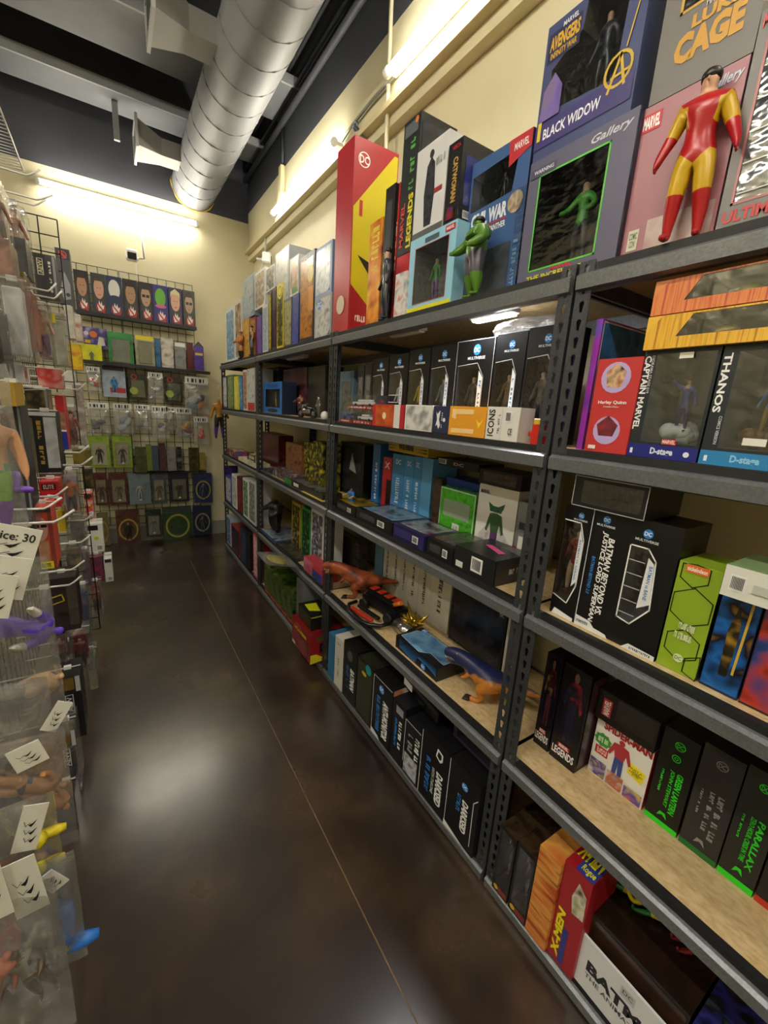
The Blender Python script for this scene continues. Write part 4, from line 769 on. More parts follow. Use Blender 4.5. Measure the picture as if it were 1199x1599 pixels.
# ---- front row of flat boxes
flats = [((516, 802), (554, 820), .045, .16, '#15150f', 'flat black box with yellow clear top, farthest of the lying row', '#8a7a1c #c9a82a #4a4a44'), ((555, 822), (611, 848), .055, .20, '#131316', 'flat black box with blue clear top, second of the lying row', '#5a7a98 #8fb0c8 #2a3a4c'), ((612, 852), (662, 872), .060, .17, '#221f4a', 'flat purple box with red rimmed clear top in the lying row', '#7a2a34 #a8a8ac #3a3440'), ((664, 872), (705, 893), .062, .20, '#141416', 'flat black box with red rimmed clear top in the lying row', '#7a2a30 #5a5658 #2a2426'), ((706, 893), (769, 922), .080, .17, '#1b1b1d', 'thick black box with pink sticker, nearest of the lying row', '#1b1b1d #2c2c30 #19191b')]
for i, (L_, R_, h, d_, c, t, tp) in enumerate(flats):
    b = shelf_box('boxed_figure', t, 'box', L_, R_, h, Z3, .93, d_, c, group='flat boxes lying in a row', top=paint(c, .3))
    b.rect('T', .08, .10, .92, .92, art(tp, 18)).poly('T', sq(.08, .10, .92, .92), PLAST, 'clear_cover', .006) if i < 4 else b.poly('T', [(.25, .55), (.75, .35), (.80, .48), (.32, .66)], '#e0559a', 'sticker').poly('T', [(.45, .75), (.98, .62), (.98, .95), (.6, .95)], '#55565a')
    b.rect('F', .12, .30, .55, .75, '#3c3c40').barcode('F', .62, .25, .80, .72) if i != 4 else b.barcode('F', .45, .22, .72, .82).rect('F', .08, .15, .26, .4, '#d0d0cc').rect('R', .0, .0, 1, 1, '#303032').text('R', '~6', .35, .35, .65, .6, '#d8d8d8')
    if i == 2: b.rect('F', .84, .05, .98, .95, '#2a2560').rect('F', .08, .25, .60, .80, '#34306a')
# ---- second shelf of the second unit
gs = G+'second shelf of the second unit'
b = shelf_box('blister_pack', 'large clear blister pack behind the brown dinosaur', 'box', (521, 915), (557, 943), (521, 826), Z2, 1.20, .06, '#3a3836', group=gs, bodymat=art('#1c1b1a #5a5650 #2e2c2a', 22)); b.poly('F', sq(.05, .05, .95, .97), PLAST, 'blister', .02)
b = shelf_box('boxed_figure', 'pale blue edged box left of the white spines', 'box', (579, 958), (592, 968), (580, 842), Z2, 1.21, .14, '#4f7f9a', group=gs)
ws = [(593, 968), (605, 977), (618, 987), (630, 996), (645, 1007), (663, 1020), (692, 1042)]
wo = ['first', 'second', 'third', 'fourth', 'fifth', 'sixth and widest']
for i in range(6):
    b = shelf_box('boxed_figure', f'white spine with thin black lettering, {wo[i]} of six from the far end', 'box', ws[i], ws[i+1], (ws[i][0]+1, 820), Z2, 1.21, .14, ['#c6c3b8', '#cbc8bd', '#c4c1b6', '#c9c6bb', '#c7c4b9', '#cac7bc'][i], group='six white spines')
    b.text('F', 'DC', .35, .90, .65, .94, '#3a3a3a').poly('F', [(.3, .82), (.5, .84), (.7, .82), (.55, .79), (.45, .79)], '#2a2a2a').text('F', '~18', .38, .16, .60, .66, '#3a3a38', -90)
b = shelf_box('boxed_figure', 'big black glossy art box behind the orange dinosaur', 'box', (694, 1043), (772, 1106), (690, 900), Z2, 1.20, .15, '#101014', group=gs); b.rect('F', .03, .03, .97, .97, art('#0e0e12 #1a1a24 #2a2c3a #0d0d10', 14)).rect('F', .86, .84, .97, .96, '#1c1c20').text('F', 'DC', .89, .88, .95, .93, '#d8d8d8')
b = shelf_box('boxed_figure', 'white box edge next to the steel post behind the orange dinosaur', 'box', (774, 1106), (786, 1116), (776, 950), Z2, 1.19, .12, '#c9c6c0', group=gs); b.rect('F', .45, .0, 1, 1, art('#3a2a34 #5a4a6a #1c1a20', 30))
b = shelf_box('boxed_figure', 'small black box with white print behind the black toy vehicle', 'box', (561, 948), (576, 958), (562, 893), Z2, 1.13, .05, '#141416', group=gs); b.rect('F', .2, .3, .8, .7, '#b8b8b8')
b = shelf_box('boxed_vehicle', 'black box with chamfered blue window lying in front of the white spines', 'box', (617, 1012), (681, 1068), .055, Z2, .945, .14, '#141519', group=gs, hole=[(.10, .30), (.50, .05), (.56, .62), (.80, .55), (.98, .35), (.98, .95), (.10, .95)], inner='#3c7fb8', top=paint('#141519', .3))
b.poly('T', [(.05, .12), (.55, .05), (.66, .3), (.97, .25), (.97, .75), (.7, .95), (.2, .95), (.05, .7)], art('#2a6aa8 #7ab0d8 #3f7fb4', 18)).line('T', [(.05, .12), (.55, .05), (.66, .3), (.97, .25), (.97, .75), (.7, .95), (.2, .95), (.05, .7)], .002, '#d8dde2', closed=True).poly('T', [(.05, .12), (.97, .12), (.97, .75), (.2, .95)], PLAST, 'clear_cover', .012).dc('F', .70, .30, .05).dc('T', .12, .9, .05)
# dinosaurs
DM1 = ramp_mat('brown dinosaur hide', ['#2a1a14', '#8a3f1e', '#a8542a'], 22, .5, 4, .4); DM2 = None
def two_tone(key, top, mid, z0, z1):
    m, nt, bs = newmat(key); N, L = nt.nodes, nt.links; tc = N.new('ShaderNodeTexCoord'); sp = N.new('ShaderNodeSeparateXYZ'); L.new(tc.outputs['Object'], sp.inputs[0])
    nz = N.new('ShaderNodeTexNoise'); nz.inputs['Scale'].default_value = 40; L.new(tc.outputs['Object'], nz.inputs[0])
    ad = N.new('ShaderNodeMath'); ad.operation = 'MULTIPLY_ADD'; ad.inputs[1].default_value = .03; L.new(nz.outputs[0], ad.inputs[0]); L.new(sp.outputs['Z'], ad.inputs[2])
    mr = N.new('ShaderNodeMapRange'); mr.inputs[1].default_value = z0; mr.inputs[2].default_value = z1; L.new(ad.outputs[0], mr.inputs[0])
    cr = N.new('ShaderNodeValToRGB'); cr.color_ramp.elements[0].color = lin(mid); cr.color_ramp.elements[1].color = lin(top); cr.color_ramp.elements[0].position = .4; cr.color_ramp.elements[1].position = .6
    L.new(mr.outputs[0], cr.inputs[0]); L.new(cr.outputs[0], bs.inputs['Base Color']); bs.inputs['Roughness'].default_value = .45
    bp = N.new('ShaderNodeBump'); bp.inputs['Strength'].default_value = .4; bp.inputs['Distance'].default_value = .002; L.new(nz.outputs[0], bp.inputs['Height']); L.new(bp.outputs[0], bs.inputs['Normal']); return m
def theropod(label, loc, rz, mat, clawm, mouth, sc=1.):
    """walking meat-eater, head towards -x"""
    r = tag(empty('toy_dinosaur', loc, rz), label, 'dinosaur'); r.scale = (sc,)*3
    spine = [(.19, 0, .088, .006), (.14, .004, .084, .016), (.09, .003, .084, .027), (.045, 0, .088, .039), (.0, 0, .095, .042), (-.035, 0, .106, .034), (-.058, 0, .120, .026), (-.082, 0, .131, .027), (-.108, 0, .132, .025), (-.134, 0, .127, .0185), (-.152, 0, .122, .013)]
    limbs = [(7, [(-.098, 0, .104, .014), (-.122, 0, .097, .011), (-.142, 0, .094, .008)])]
    for s, fx in ((-1, -.02), (1, .025)):
        limbs.append((3, [(.038, s*.030, .078, .031), (.005+fx*.5, s*.036, .048, .020), (.034+fx, s*.036, .027, .012), (.018+fx, s*.036, .008, .0105), (-.012+fx, s*.037, .006, .009)]))
        limbs.append((5, [(-.045, s*.024, .088, .010), (-.057, s*.030, .072, .007), (-.070, s*.028, .067, .0055)]))
    link('body', dino_mesh(spine, limbs), r, [mat])
    bm = bmesh.new()
    for s in (-1, 1):
        for k in range(7): tube(bm, [(-.100-.007*k, s*(.0145-.0011*k), .116-.0006*k), (-.101-.007*k, s*(.0142-.0011*k), .108-.0006*k)], [.0017, .0003], 4)
    link('teeth', from_bm('teeth', bm), r, [paint('#e4dcc4', .4)])
    for s, fx in ((-1, -.02), (1, .025)):
        for k in (-1, 0, 1): tubeobj('claw', [(-.008+fx, s*.037+k*.007, .007), (-.024+fx, s*.037+k*.011, .006), (-.033+fx, s*.037+k*.012, .001)], [.0065, .005, .0008], clawm, r, 5)
    for s in (-1, 1): link('eye', sphere_mesh('eye', .0032, .0024, .0032, (-.098, s*.0185, .142), 6, 5), r, [paint('#d8b02a', .2)])
    link('tongue', sphere_mesh('tongue', .016, .005, .003, (-.113, 0, .107), 6, 5), r, [mouth]); return r
theropod('orange and blue toy dinosaur standing on the bare shelf board', (1.035, .872, Z2), RIGHT+.45, two_tone('blue backed orange hide', '#1d2450', '#b8742a', .088, .135), paint('#2a2018', .5), paint('#a84a3a', .4), 1.02)
theropod('brown toy dinosaur with dark tail and open jaws beside the steel post', (1.03, 1.80, Z2), RIGHT+.85, DM1, paint('#15120f', .5), paint('#8a3a2a', .4), 1.2)
# black toy vehicle with red plates
v = tag(empty('toy_vehicle', (1.02, 1.555, Z2), RIGHT+.12), 'black toy vehicle with red panels and curved bumper on the board', 'toy vehicle'); v.scale = (1.35,)*3; bk = paint('#141416', .3); rd = paint('#b8301c', .35)
bm = bmesh.new(); bbox(bm, (-.10, 0, .018), (.10, .07, .052)); bbox(bm, (-.085, .01, .052), (.075, .06, .074)); bmesh.ops.bevel(bm, geom=bm.edges[:], offset=.008, segments=2, affect='EDGES'); link('chassis', from_bm('chassis', bm), v, [bk])
for k in range(4): link('red_panel', boxmesh('red_panel', (-.075+.042*k, .018, .0735), (-.05+.042*k, .05, .0775), .001), v, [rd])
for x in (-.07, .07):
    for y in (-.008, .078):
        bm = bmesh.new(); tube(bm, [(x, y-.009, .02), (x, y+.009, .02)], .02, 14); link('wheel', from_bm('wheel', bm), v, [paint('#0e0e10', .6)])
tubeobj('bumper', [(-.10, -.02, .02), (-.10, -.055, .018), (-.06, -.085, .016), (0, -.095, .016), (.06, -.085, .016), (.09, -.06, .018), (.10, -.01, .02)], .007, bk, v, 8)
for y in (-.04, -.07): link('bar', boxmesh('bar', (-.07, y, .014), (.05, y+.014, .024), .002), v, [rd if y < -.05 else bk])
tubeobj('exhaust', [(.06, .02, .06), (.10, .02, .085)], .008, paint('#d8782a', .3), v, 8)
p = hit((632, 968), 2, Z2); g = tag(empty('gold_toy_part', (1.08, 1.345, Z2), RIGHT), 'shiny gold spiky toy part in front of the white spines', 'toy'); g.scale = (1.7,)*3; gm = paint('#c9a63a', .2, .9)
for k in range(9):
    a = k*.7; tubeobj('spike', [(0, .0, .02), (.02*math.cos(a), .02*math.sin(a), .035), (.05*math.cos(a), .03*math.sin(a), .05+.02*math.sin(k*2))], [.010, .007, .001], gm, g)
bm = bmesh.new(); tube(bm, [(-.03, -.03, .018), (.03, -.03, .018)], .018, 14); link('drum', from_bm('drum', bm), g, [paint('#b9b9b4', .2, .9)])
# ---- bottom shelf of the second unit
gs = G+'bottom shelf of the second unit'
bs = [((511, 1058), (520, 1066), (512, 985), '#2f6f9a', 'slim blue pack at the far end of the bottom row', 0), ((521, 1066), (533, 1079), (523, 990), '#d2cfc6', 'slim white box with thin grey lettering in the bottom row', 1), ((534, 1079), (554, 1104), (534, 995), '#121214', 'black box with blue and white vertical title in the bottom row', 2), ((555, 1104), (578, 1133), (556, 1020), '#191c14', 'dark green art box with round teal seal in the bottom row', 3), ((579, 1134), (607, 1172), (583, 1047), '#111114', 'black white-edged box with long blue and white title', 4), ((608, 1172), (627, 1194), (613, 1087), '#121216', 'lower black box with small blue and white title', 5), ((628, 1194), (651, 1226), (631, 1117), '#14141a', 'black box with silver logo art in the bottom row', 6), ((652, 1227), (691, 1281), (662, 1137), '#0f0f12', 'black box with square white emblem in the bottom row', 7), ((692, 1281), (741, 1348), (704, 1181), '#0e0e11', 'nearest black box of the bottom row with white slanted title', 8)]
for L_, R_, T_, c, t, i in bs:
    b = shelf_box('boxed_figure', t, 'box', L_, R_, T_, ZB, .895, .17, c, group=gs)
    if i == 1: b.text('F', 'DC', .3, .86, .7, .91, '#6a6a66').text('F', '~7', .35, .2, .6, .6, '#8a8a84', -90)
    if i == 2: b.text('F', 'BATMAN', .55, .24, .85, .62, '#eef0f2', -90, .15, .04).text('F', '~10', .25, .20, .45, .62, '#2f7ac8', -90, .15, .03).disc('F', .5, .82, .2, '#4a4a42')
    if i == 3: b.rect('F', .03, .03, .97, .97, art('#12140f #2a2f1e #3a3a2a #14160f', 30)).disc('F', .70, .93, .18, '#1f8a84').disc('F', .45, .80, .16, '#b8a02a', rv=.035); b.rect('T', .02, .02, .98, .98, art('#16180f #2a2c24 #1a1a18', 20))
    if i == 4: b.text('F', 'ANTI-MONITOR', .55, .10, .85, .70, '#eef0f2', -90, .15, .04).text('F', '~15', .22, .12, .42, .70, '#2f7ac8', -90, .15, .03).dc('F', .45, .84, .13).line('F', [(.02, .0), (.02, .97), (.98, .97)], .003, '#d8d8d8').poly('F', [(.0, .0), (.5, .0), (.4, .05), (.0, .09)], '#dddde0').rect('R', .02, .72, .6, .99, art('#3a7ac0 #c07a3a #cfd8e0', 30))
    if i == 5: b.text('F', '~9', .55, .25, .8, .72, '#e4e6e8', -90, .1, .03).text('F', '~12', .25, .25, .45, .72, '#2f7ac8', -90, .1, .03).rect('F', .3, .82, .85, .94, '#8a8c92')
    if i == 6: b.rect('F', .05, .04, .9, .40, art('#14141a #b9bcc4 #3a3a48', 30)).text('F', '~6', .2, .45, .55, .85, '#9a9ca2', -90).text('F', '~9', .65, .42, .95, .88, '#e8eaec', -90).line('F', [(.0, .2), (.0, .98), (.98, .98)], .003, '#c9c9cc')
    if i == 7: b.text('F', 'DARKSEID', .62, .12, .86, .60, '#eef0f2', -90, .15, .04).text('F', 'WITH THRONE', .46, .2, .56, .60, '#c9ccd0', -90, .15).text('F', '~14', .22, .14, .40, .72, '#2f7ac8', -90, .15, .02).poly('F', [(.55, .80), (.72, .76), (.80, .80), (.80, .90), (.60, .93)], '#e4e6e8').poly('F', [(.60, .82), (.70, .79), (.75, .82), (.75, .88), (.63, .90)], '#15151a').line('F', [(.02, .0), (.02, .98)], .003, '#d8d8d8')
    if i == 8: b.text('F', 'DARKSEID', .52, .18, .72, .62, '#eef0f2', -90, .15, .04).text('F', '~7', .34, .38, .48, .64, '#2f7ac8', -90, .15, .02).dc('F', .55, .80, .10).line('F', [(.02, .0), (.02, .98)], .003, '#d8d8d8').line('F', [(.88, .12), (.86, .72), (.97, .80)], .003, '#d8d8d8').poly('F', [(.0, .0), (.8, .0), (.4, .04), (.0, .08)], '#dddde0')
    if i == 7: SEV = b
o = Box('clear_pack', 'clear angled pack lying on top of the black boxes in the bottom row', 'box', (.945, hit((652, 1110), 0, .945).y, ZB+.302), RIGHT-.1, .26, .15, .05, '#ffffff', group=gs, bodymat=clear('#c9ccd8', .16)); o.part('tray', boxmesh('tray', (-.11, .02, .002), (.11, .13, .022), .004), [paint('#2c2e3a', .4)]).rect('F', .05, .2, .30, .8, '#d8dade')
o = Box('boxed_figure', 'dark purple clear box on the nearest black box of the bottom row', 'box', (.955, hit((735, 1200), 0, .955).y, ZB+.3), RIGHT, .20, .14, .075, '#2a2036', group=gs, hole=sq(.08, .12, .92, .95), inner='#2e2440', top=art('#2a2036 #4a4058 #1c1826', 25)); o.poly('T', sq(.05, .05, .95, .95), clear('#b9aed0', .16), 'clear_cover', .012)
# ================================================================== far units
gs = G+'far top shelf'
far_top = [  # front left px, front right px, top px, stacked height below, depth, colours, label
 ((354, 566), (367, 562), (355, 484), 0, '#d8dde2 #4a90c0 #e8e8e4', 'white and blue box at the far end of the top shelf'),
 ((368, 562), (378, 559), (370, 470), 0, '#d8d8d0 #a88a60 #3a3a3c', 'white box with brown print behind the two wrestler figures'),
 ((379, 559), (390, 556), (381, 500), 0, '#c08a3a #e0b050 #6a3a1c', 'low orange box behind the wrestler in black'),
 ((391, 556), (400, 553), (393, 497), 0, '#8a2a34 #c08a2a #5a2a5a', 'low maroon box under the blue silver case'),
 ((401, 553), (409, 551), (402, 495), 0, '#5a3a8a #7a5ab0 #3a2a5a', 'narrow purple box on the far top shelf'),
 ((410, 551), (418, 548), (411, 478), 0, '#d8d8d8 #9ab0c0 #e8e8e8', 'narrow white box between purple and dark boxes on the far top shelf'),
 ((419, 548), (424, 546), (421, 455), 0, '#26231c #b8a82a #1a1814', 'thin black and yellow spine on the far top shelf'),
 ((425, 546), (431, 544), (427, 450), 0, '#4a2a4a #26202a #7a4a6a', 'thin dark purple spine beside the yellow tall box'),
 ((432, 544), (442, 541), (435, 446), 0, '#d8c81c #1a1810 #e0d42a', 'tall yellow and black box with round smiling badge colour'),
 ((443, 541), (455, 537), (446, 468), 0, '#4a5a6a #b0a870 #2a3038', 'grey blue clear box on the far top shelf'),
 ((456, 537), (466, 534), (457, 462), 0, '#2a3a8a #4a5aa8 #202a5a', 'dark blue box with purple edge on the far top shelf'),
 ((467, 534), (489, 528), (469, 404), 0, '#17171a #c07a1c #2a2a2e', 'tall black box with orange print on the far top shelf'),
 ((490, 528), (517, 519), (491, 468), 0, '#8a8c8e #c9cacb #4a4c50', 'grey box with speckled print next to the tall red box'),
]
FT = {}
for i, (L_, R_, T_, _, c, t) in enumerate(far_top):
    cs = c.split(); b = shelf_box('boxed_figure', t, 'box', L_, R_, T_, ZT, .945, .16, cs[0], group=gs); FT[i] = b
    b.rect('F', .08, .06, .92, .94, art(c, 26))
    if i == 8: b.text('F', 'WATCHMEN', .30, .06, .75, .78, '#17150c', 90, 0, .05).disc('F', .5, .90, .38, '#e8dc2a').disc('F', .5, .90, .25, '#17150c', ring=.8)
    if i == 11: b.text('F', 'DC', .3, .92, .7, .96, '#e8e8e8').rect('F', .62, .35, .95, .62, '#c8801c').disc('F', .75, .76, .2, '#c8b01c')
    if i == 12: b.dc('F', .3, .82, .12)
up = [(2, (380, 500), (397, 494), (381, 438), '#8aa0b0 #b8c4cc #5a6a78', 'blue silver clear case stacked on the low orange box'), (4, (398, 496), (414, 489), (400, 427), '#e0e0dc #8a6a4a #f0f0ec', 'white box with brown figure print in the upper far stack'), (6, (415, 489), (429, 455), (417, 420), '#e4e4e4 #3a3a3c #d0d0d0', 'white and black box in the upper far stack'), (9, (430, 467), (451, 462), (431, 398), '#9aa0a4 #c4c8ca #6a7074', 'clear silvery case in the upper far stack'), (10, (452, 462), (466, 458), (453, 406), '#cfccc4 #b08a70 #2a6a34', 'portrait box with green patch in the upper far stack'), (12, (490, 468), (517, 462), (492, 392), '#7a94b8 #d0d8e0 #4a5f88', 'large blue and white box above the speckled grey box')]
for i, L_, R_, T_, c, t in up:
    zb = max(FT[k].h for k in (range(2, 4) if i == 2 else range(4, 6) if i == 4 else range(5, 9) if i == 6 else (9, 10) if i == 10 else (i,)))+ZT+.002
    b = shelf_box('boxed_figure', t, 'box', L_, R_, T_, zb, .95, .14, c.split()[0], group=gs); b.rect('F', .08, .06, .92, .94, art(c, 24))
    if i == 10: b.disc('F', .5, .6, .25, '#b98a70', 'printed_head', .16).rect('F', .3, .05, .8, .22, '#2a7a34')
toy('wrestler_figure', 'muscular tan wrestler figure with brown hair on the far top shelf', {'*': '#b8784a', 'pelvis': '#6a2a24', 'shin': '#1c1a1a', 'foot': '#141414'}, (.925, hit((376, 558), 0, .925).y, ZT+.001), RIGHT, .21, 'reach', 1.5, '#7a5a34', hands=False, wide=1.3)
toy('wrestler_figure', 'wrestler figure in black vest and grey trousers on the far top shelf', {'*': '#1a1a1c', 'head': '#b8906c', 'uarm': '#b8906c', 'farm': '#b8906c', 'hand': '#b8906c', 'thigh': '#6a6c74', 'shin': '#26262a'}, (.925, hit((393, 553), 0, .925).y, ZT+.001), RIGHT, .215, 'stand', 1.15, '#141210', hands=False)
# ---- fourth shelf, far units
gs = G+'fourth shelf of the far units'
for L_, R_, T_, c, t in [((347, 637), (355, 638), (348, 588), '#27386a #d8d8dc #8a5a3a', 'slim white and navy box at the far end of the fourth shelf'), ((356, 638), (365, 639), (357, 586), '#5a7a34 #8aa05a #2a3a1c', 'slim green box on the far fourth shelf'), ((366, 639), (373, 640), (367, 588), '#e0d42a #f0e86a #c9b81c', 'slim yellow box on the far fourth shelf'), ((374, 640), (379, 641), (375, 588), '#2a78b8 #4a98d0 #d8c01c', 'slim blue and yellow box on the far fourth shelf'), ((380, 641), (386, 641), (380, 578), '#d8d0c4 #a8603a #e8e4dc', 'slim white box with brown figure print on the far fourth shelf'), ((387, 641), (398, 642), (388, 576), '#b8b8b4 #d8d8d8 #5a5a5c', 'silver white box with red foot on the far fourth shelf')]:
    b = shelf_box('boxed_figure', t, 'box', L_, R_, T_, Z4, .95, .14, c.split()[0], group=gs); b.rect('F', .06, .05, .94, .95, art(c, 28))
    if 'red foot' in t: b.rect('F', .02, .02, .98, .2, '#b8242c')
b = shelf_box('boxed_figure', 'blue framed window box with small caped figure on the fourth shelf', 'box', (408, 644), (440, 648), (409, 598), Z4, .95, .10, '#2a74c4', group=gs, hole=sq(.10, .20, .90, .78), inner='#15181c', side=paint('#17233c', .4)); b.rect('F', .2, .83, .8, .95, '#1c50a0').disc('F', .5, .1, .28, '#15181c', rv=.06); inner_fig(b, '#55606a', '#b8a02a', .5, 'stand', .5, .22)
for L_, R_, T_, c, t in [((406, 643), (436, 646), (407, 577), '#1c1c1c #33302e #141414', 'black round-topped box behind the blue framed box'), ((442, 648), (478, 652), (443, 578), '#241f20 #5a3038 #17171a', 'dark clear pack behind the brown figure and motorcycle'), ((480, 652), (506, 655), (481, 574), '#1c1a18 #3a342c #242220', 'dark box behind the helmets on the fourth shelf')]:
    b = shelf_box('boxed_figure', t, 'box', L_, R_, T_, Z4, 1.08, .12, c.split()[0], group=gs, bodymat=art(c, 18))
toy('action_figure', 'bulky brown and red figure standing behind the toy motorcycle', {'*': '#6a2a20', 'head': '#7a4a34', 'uarm': '#8a6a58', 'thigh': '#3a2420'}, (.985, hit((469, 641), 0, .985).y, Z4+.001), RIGHT, .135, 'reach', 1.6, None, hands=False, face=False, wide=1.35)
toy('action_figure', 'pale helmeted figure right of the bulky brown figure', {'*': '#5a5450', 'head': '#cfc8c0', 'farm': '#a89a8a'}, (1.0, hit((497, 643), 0, 1.0).y, Z4+.001), RIGHT, .125, 'stand', 1.3, None, hands=False, face=False)
p = hit((478, 645), 0, .93); m = tag(empty('toy_motorcycle', (.935, p.y, Z4), RIGHT+.2), 'black and silver toy motorcycle on the fourth shelf', 'motorcycle'); bk = paint('#1c1c20', .3); sv = paint('#8a8c92', .3, .8)
for x in (-.062, .062):
    bm = bmesh.new(); tube(bm, [(x+.024*math.cos(a), 0, .026+.024*math.sin(a)) for a in [i*math.pi/8 for i in range(17)]], .007, 6); link('wheel', from_bm('wheel', bm), m, [paint('#101012', .6)])
    bm = bmesh.new(); tube(bm, [(x, -.004, .026), (x, .004, .026)], .012, 10); link('hub', from_bm('hub', bm), m, [sv])
link('frame', boxmesh('frame', (-.04, -.010, .02), (.035, .010, .05), .006), m, [sv]); link('tank', sphere_mesh('tank', .025, .012, .013, (-.005, 0, .058)), m, [bk]); link('seat', boxmesh('seat', (.015, -.010, .048), (.06, .010, .058), .004), m, [bk])
tubeobj('fork', [(-.062, 0, .026), (-.04, 0, .07)], .004, sv, m); tubeobj('handlebar', [(-.03, -.03, .078), (-.042, -.012, .072), (-.042, .012, .072), (-.03, .03, .078)], .003, sv, m)
o = tag(link('toy_helmet', sphere_mesh('toy_helmet', .022, .022, .024, (0, 0, .02), 12, 9, -.8), None, [paint('#d8d6d0', .3)]), 'small white round toy helmet by the steel post', 'toy'); o.location = (.93, hit((507, 652), 0, .93).y, Z4)
# ---- third shelf, far units
gs = G+'third shelf of the far units'
for L_, R_, T_, c, xf, t in [((355, 718), (368, 722), (356, 700), '#d8d8d4 #8a3a3a #3a5a9a', .95, 'low heap box with white and red bits at the far end of the third shelf'), ((408, 738), (443, 752), (409, 674), '#2a2422 #5a1c1c #1a1614', 1.08, 'dark framed box behind the clear flat cases'), ((446, 752), (470, 760), (447, 690), '#5a3424 #8a5a3a #2a1a14', 1.02, 'brown pack behind the black flat box'), ((474, 762), (487, 768), (475, 690), '#a89a1c #1c1a0e #d0c42a', 1.02, 'yellow and black striped pack, far one of two'), ((488, 768), (502, 774), (489, 688), '#8a8420 #17150c #c9bc2a', 1.02, 'yellow and black striped pack, near one of two'), ((407, 738), (424, 746), .024, '#26303c #4a5a6a #1c1c20', .94, 'low dark blue flat box beside the clear flat cases'), ((426, 746), (456, 760), .06, '#8a8c90 #5a3a3e #b8babc', .95, 'clear silver case standing at the third unit shelf edge'), ((444, 760), (503, 788), .034, '#1c1e1c #2a2c2a #151715', .935, 'flat black box with green label on the third unit'), ((372, 722), (398, 733), .03, '#d8b81c #e0e0dc #c9a01c', .97, 'yellow and white packs in a tray on the far third shelf')]:
    b = shelf_box('boxed_figure', t, 'box', L_, R_, T_, Z3, xf, .12, c.split()[0], group=gs, bodymat=art(c, 26))
    if 'green label' in t: b.rect('F', .0, .0, .22, 1, '#2a8a34').rect('F', .28, .2, .42, .8, '#d0d4d0').rect('T', .1, .1, .9, .9, art('#3a3c3e #8a8c90 #26282a', 20)).poly('T', sq(.05, .05, .95, .95), PLAST, 'clear_cover', .008)
a, c_ = hit((465, 772), 2, Z3), hit((510, 790), 2, Z3)
o = tag(link('yellow_card', boxmesh('yellow_card', (.922, 2.02, Z3+.0005), (1.14, 2.32, Z3+.0035)), None, [paint('#d8bc5a', .6)]), 'pale yellow card lying flat on the third shelf', 'card')
p = hit((386, 726), 2, Z3); ws_ = tag(empty('display_stand', (.945, p.y, Z3), RIGHT), 'black wire display stand on the far third shelf', 'stand')
for x in (-.10, .10): tubeobj('upright', [(x, 0, 0), (x, 0, .085), (x, .05, .09)], .005, paint('#141416', .4), ws_)
for z in (.01, .045, .08): tubeobj('rung', [(-.10, 0, z), (.10, 0, z)], .004, paint('#141416', .4), ws_)
# ---- second shelf, far units
gs = G+'second shelf of the far units'
for L_, R_, T_, c, xf, t in [((346, 786), (351, 788), (345, 724), '#3a2a6a #5a4a9a #26204a', .945, 'purple box with pale crest at the far end of the second shelf'), ((352, 789), (362, 797), (353, 742), '#4a4a9a #d8d8e0 #2a2a5a', .95, 'purple and white box second from the far end'), ((363, 797), (370, 803), (363, 740), '#e0e0dc #c8c8c4 #8a8a88', .95, 'slim white box on the far second shelf'), ((371, 803), (379, 810), (371, 744), '#5a1c20 #8a2a2c #1c1416', .95, 'slim dark red box on the far second shelf'), ((380, 810), (388, 817), (380, 746), '#d8dcd8 #3a7a3a #e4e4e0', .95, 'slim white and green box on the far second shelf'), ((389, 817), (399, 826), (389, 748), '#c9c9cc #6a6a70 #e0e0e0', .95, 'slim silver box beside the far double posts'), ((455, 868), (468, 880), (457, 782), '#a8922a #17150e #d0bc4a', 1.02, 'black and yellow box behind the pink pack'), ((470, 880), (483, 892), (472, 790), '#2a8a3a #17181a #4aa84a', 1.01, 'green and black box on the second shelf of the third unit'), ((484, 892), (503, 908), (486, 792), '#d8dade #3a3a5a #e8eaec', 1.0, 'white and navy box beside the middle post')]:
    b = shelf_box('boxed_figure', t, 'box', L_, R_, T_, Z2, xf, .13, c.split()[0], group=gs); b.rect('F', .08, .06, .92, .94, art(c, 26))
toy('gorilla_figure', 'black shaggy gorilla-like figure on the second shelf of the third unit', {'*': '#1c1a19', 'torso': '#26221f', 'head': '#2a211c', 'hand': '#3a2a20'}, (1.0, hit((430, 845), 0, 1.0).y, Z2+.001), RIGHT, .29, 'reach', 1.9, None, hands=False, face=False, wide=1.55)
for L_, R_, h, c, t in [((405, 836), (430, 858), .02, '#3a5a8a #a8b8c8 #2a3038', 'flat clear pack with blue print at the far second shelf edge'), ((432, 858), (462, 886), .022, '#2a2c2a #5a5a54 #1c1c1c', 'flat dark clear case at the second shelf edge')]:
    b = shelf_box('boxed_figure', t, 'box', L_, R_, h, Z2, .925, .24, c.split()[0], group=gs, top=art(c, 16)); b.poly('T', sq(.03, .03, .97, .97), PLAST, 'clear_cover', .006)
p = hit((462, 870), 2, Z2+.03); o = tag(link('toy_bag', pillow(.26, .20, .05, 5), None, [BAG]), 'clear bag with yellow contents hanging over the second shelf edge', 'bag'); o.location = (.90, p.y+.0, Z2+.012); o.rotation_euler = (1.35, 0, RIGHT)
q = link('contents', sphere_mesh('contents', .09, .014, .06, (0, 0, .1)), o, [paint('#d8c83a', .4)])
b = shelf_box('blister_pack', 'pink red and blue toy pack on the second shelf by the middle post', 'box', (474, 893), (502, 915), .085, Z2, .925, .10, '#c03a4a', group=gs); b.rect('F', .0, .0, .5, 1, art('#c0344a #d86a8a #a82a3a', 20)).rect('F', .5, .0, 1, .6, '#3a4aa8').poly('F', sq(.02, .02, .98, .98), PLAST, 'blister', .02)
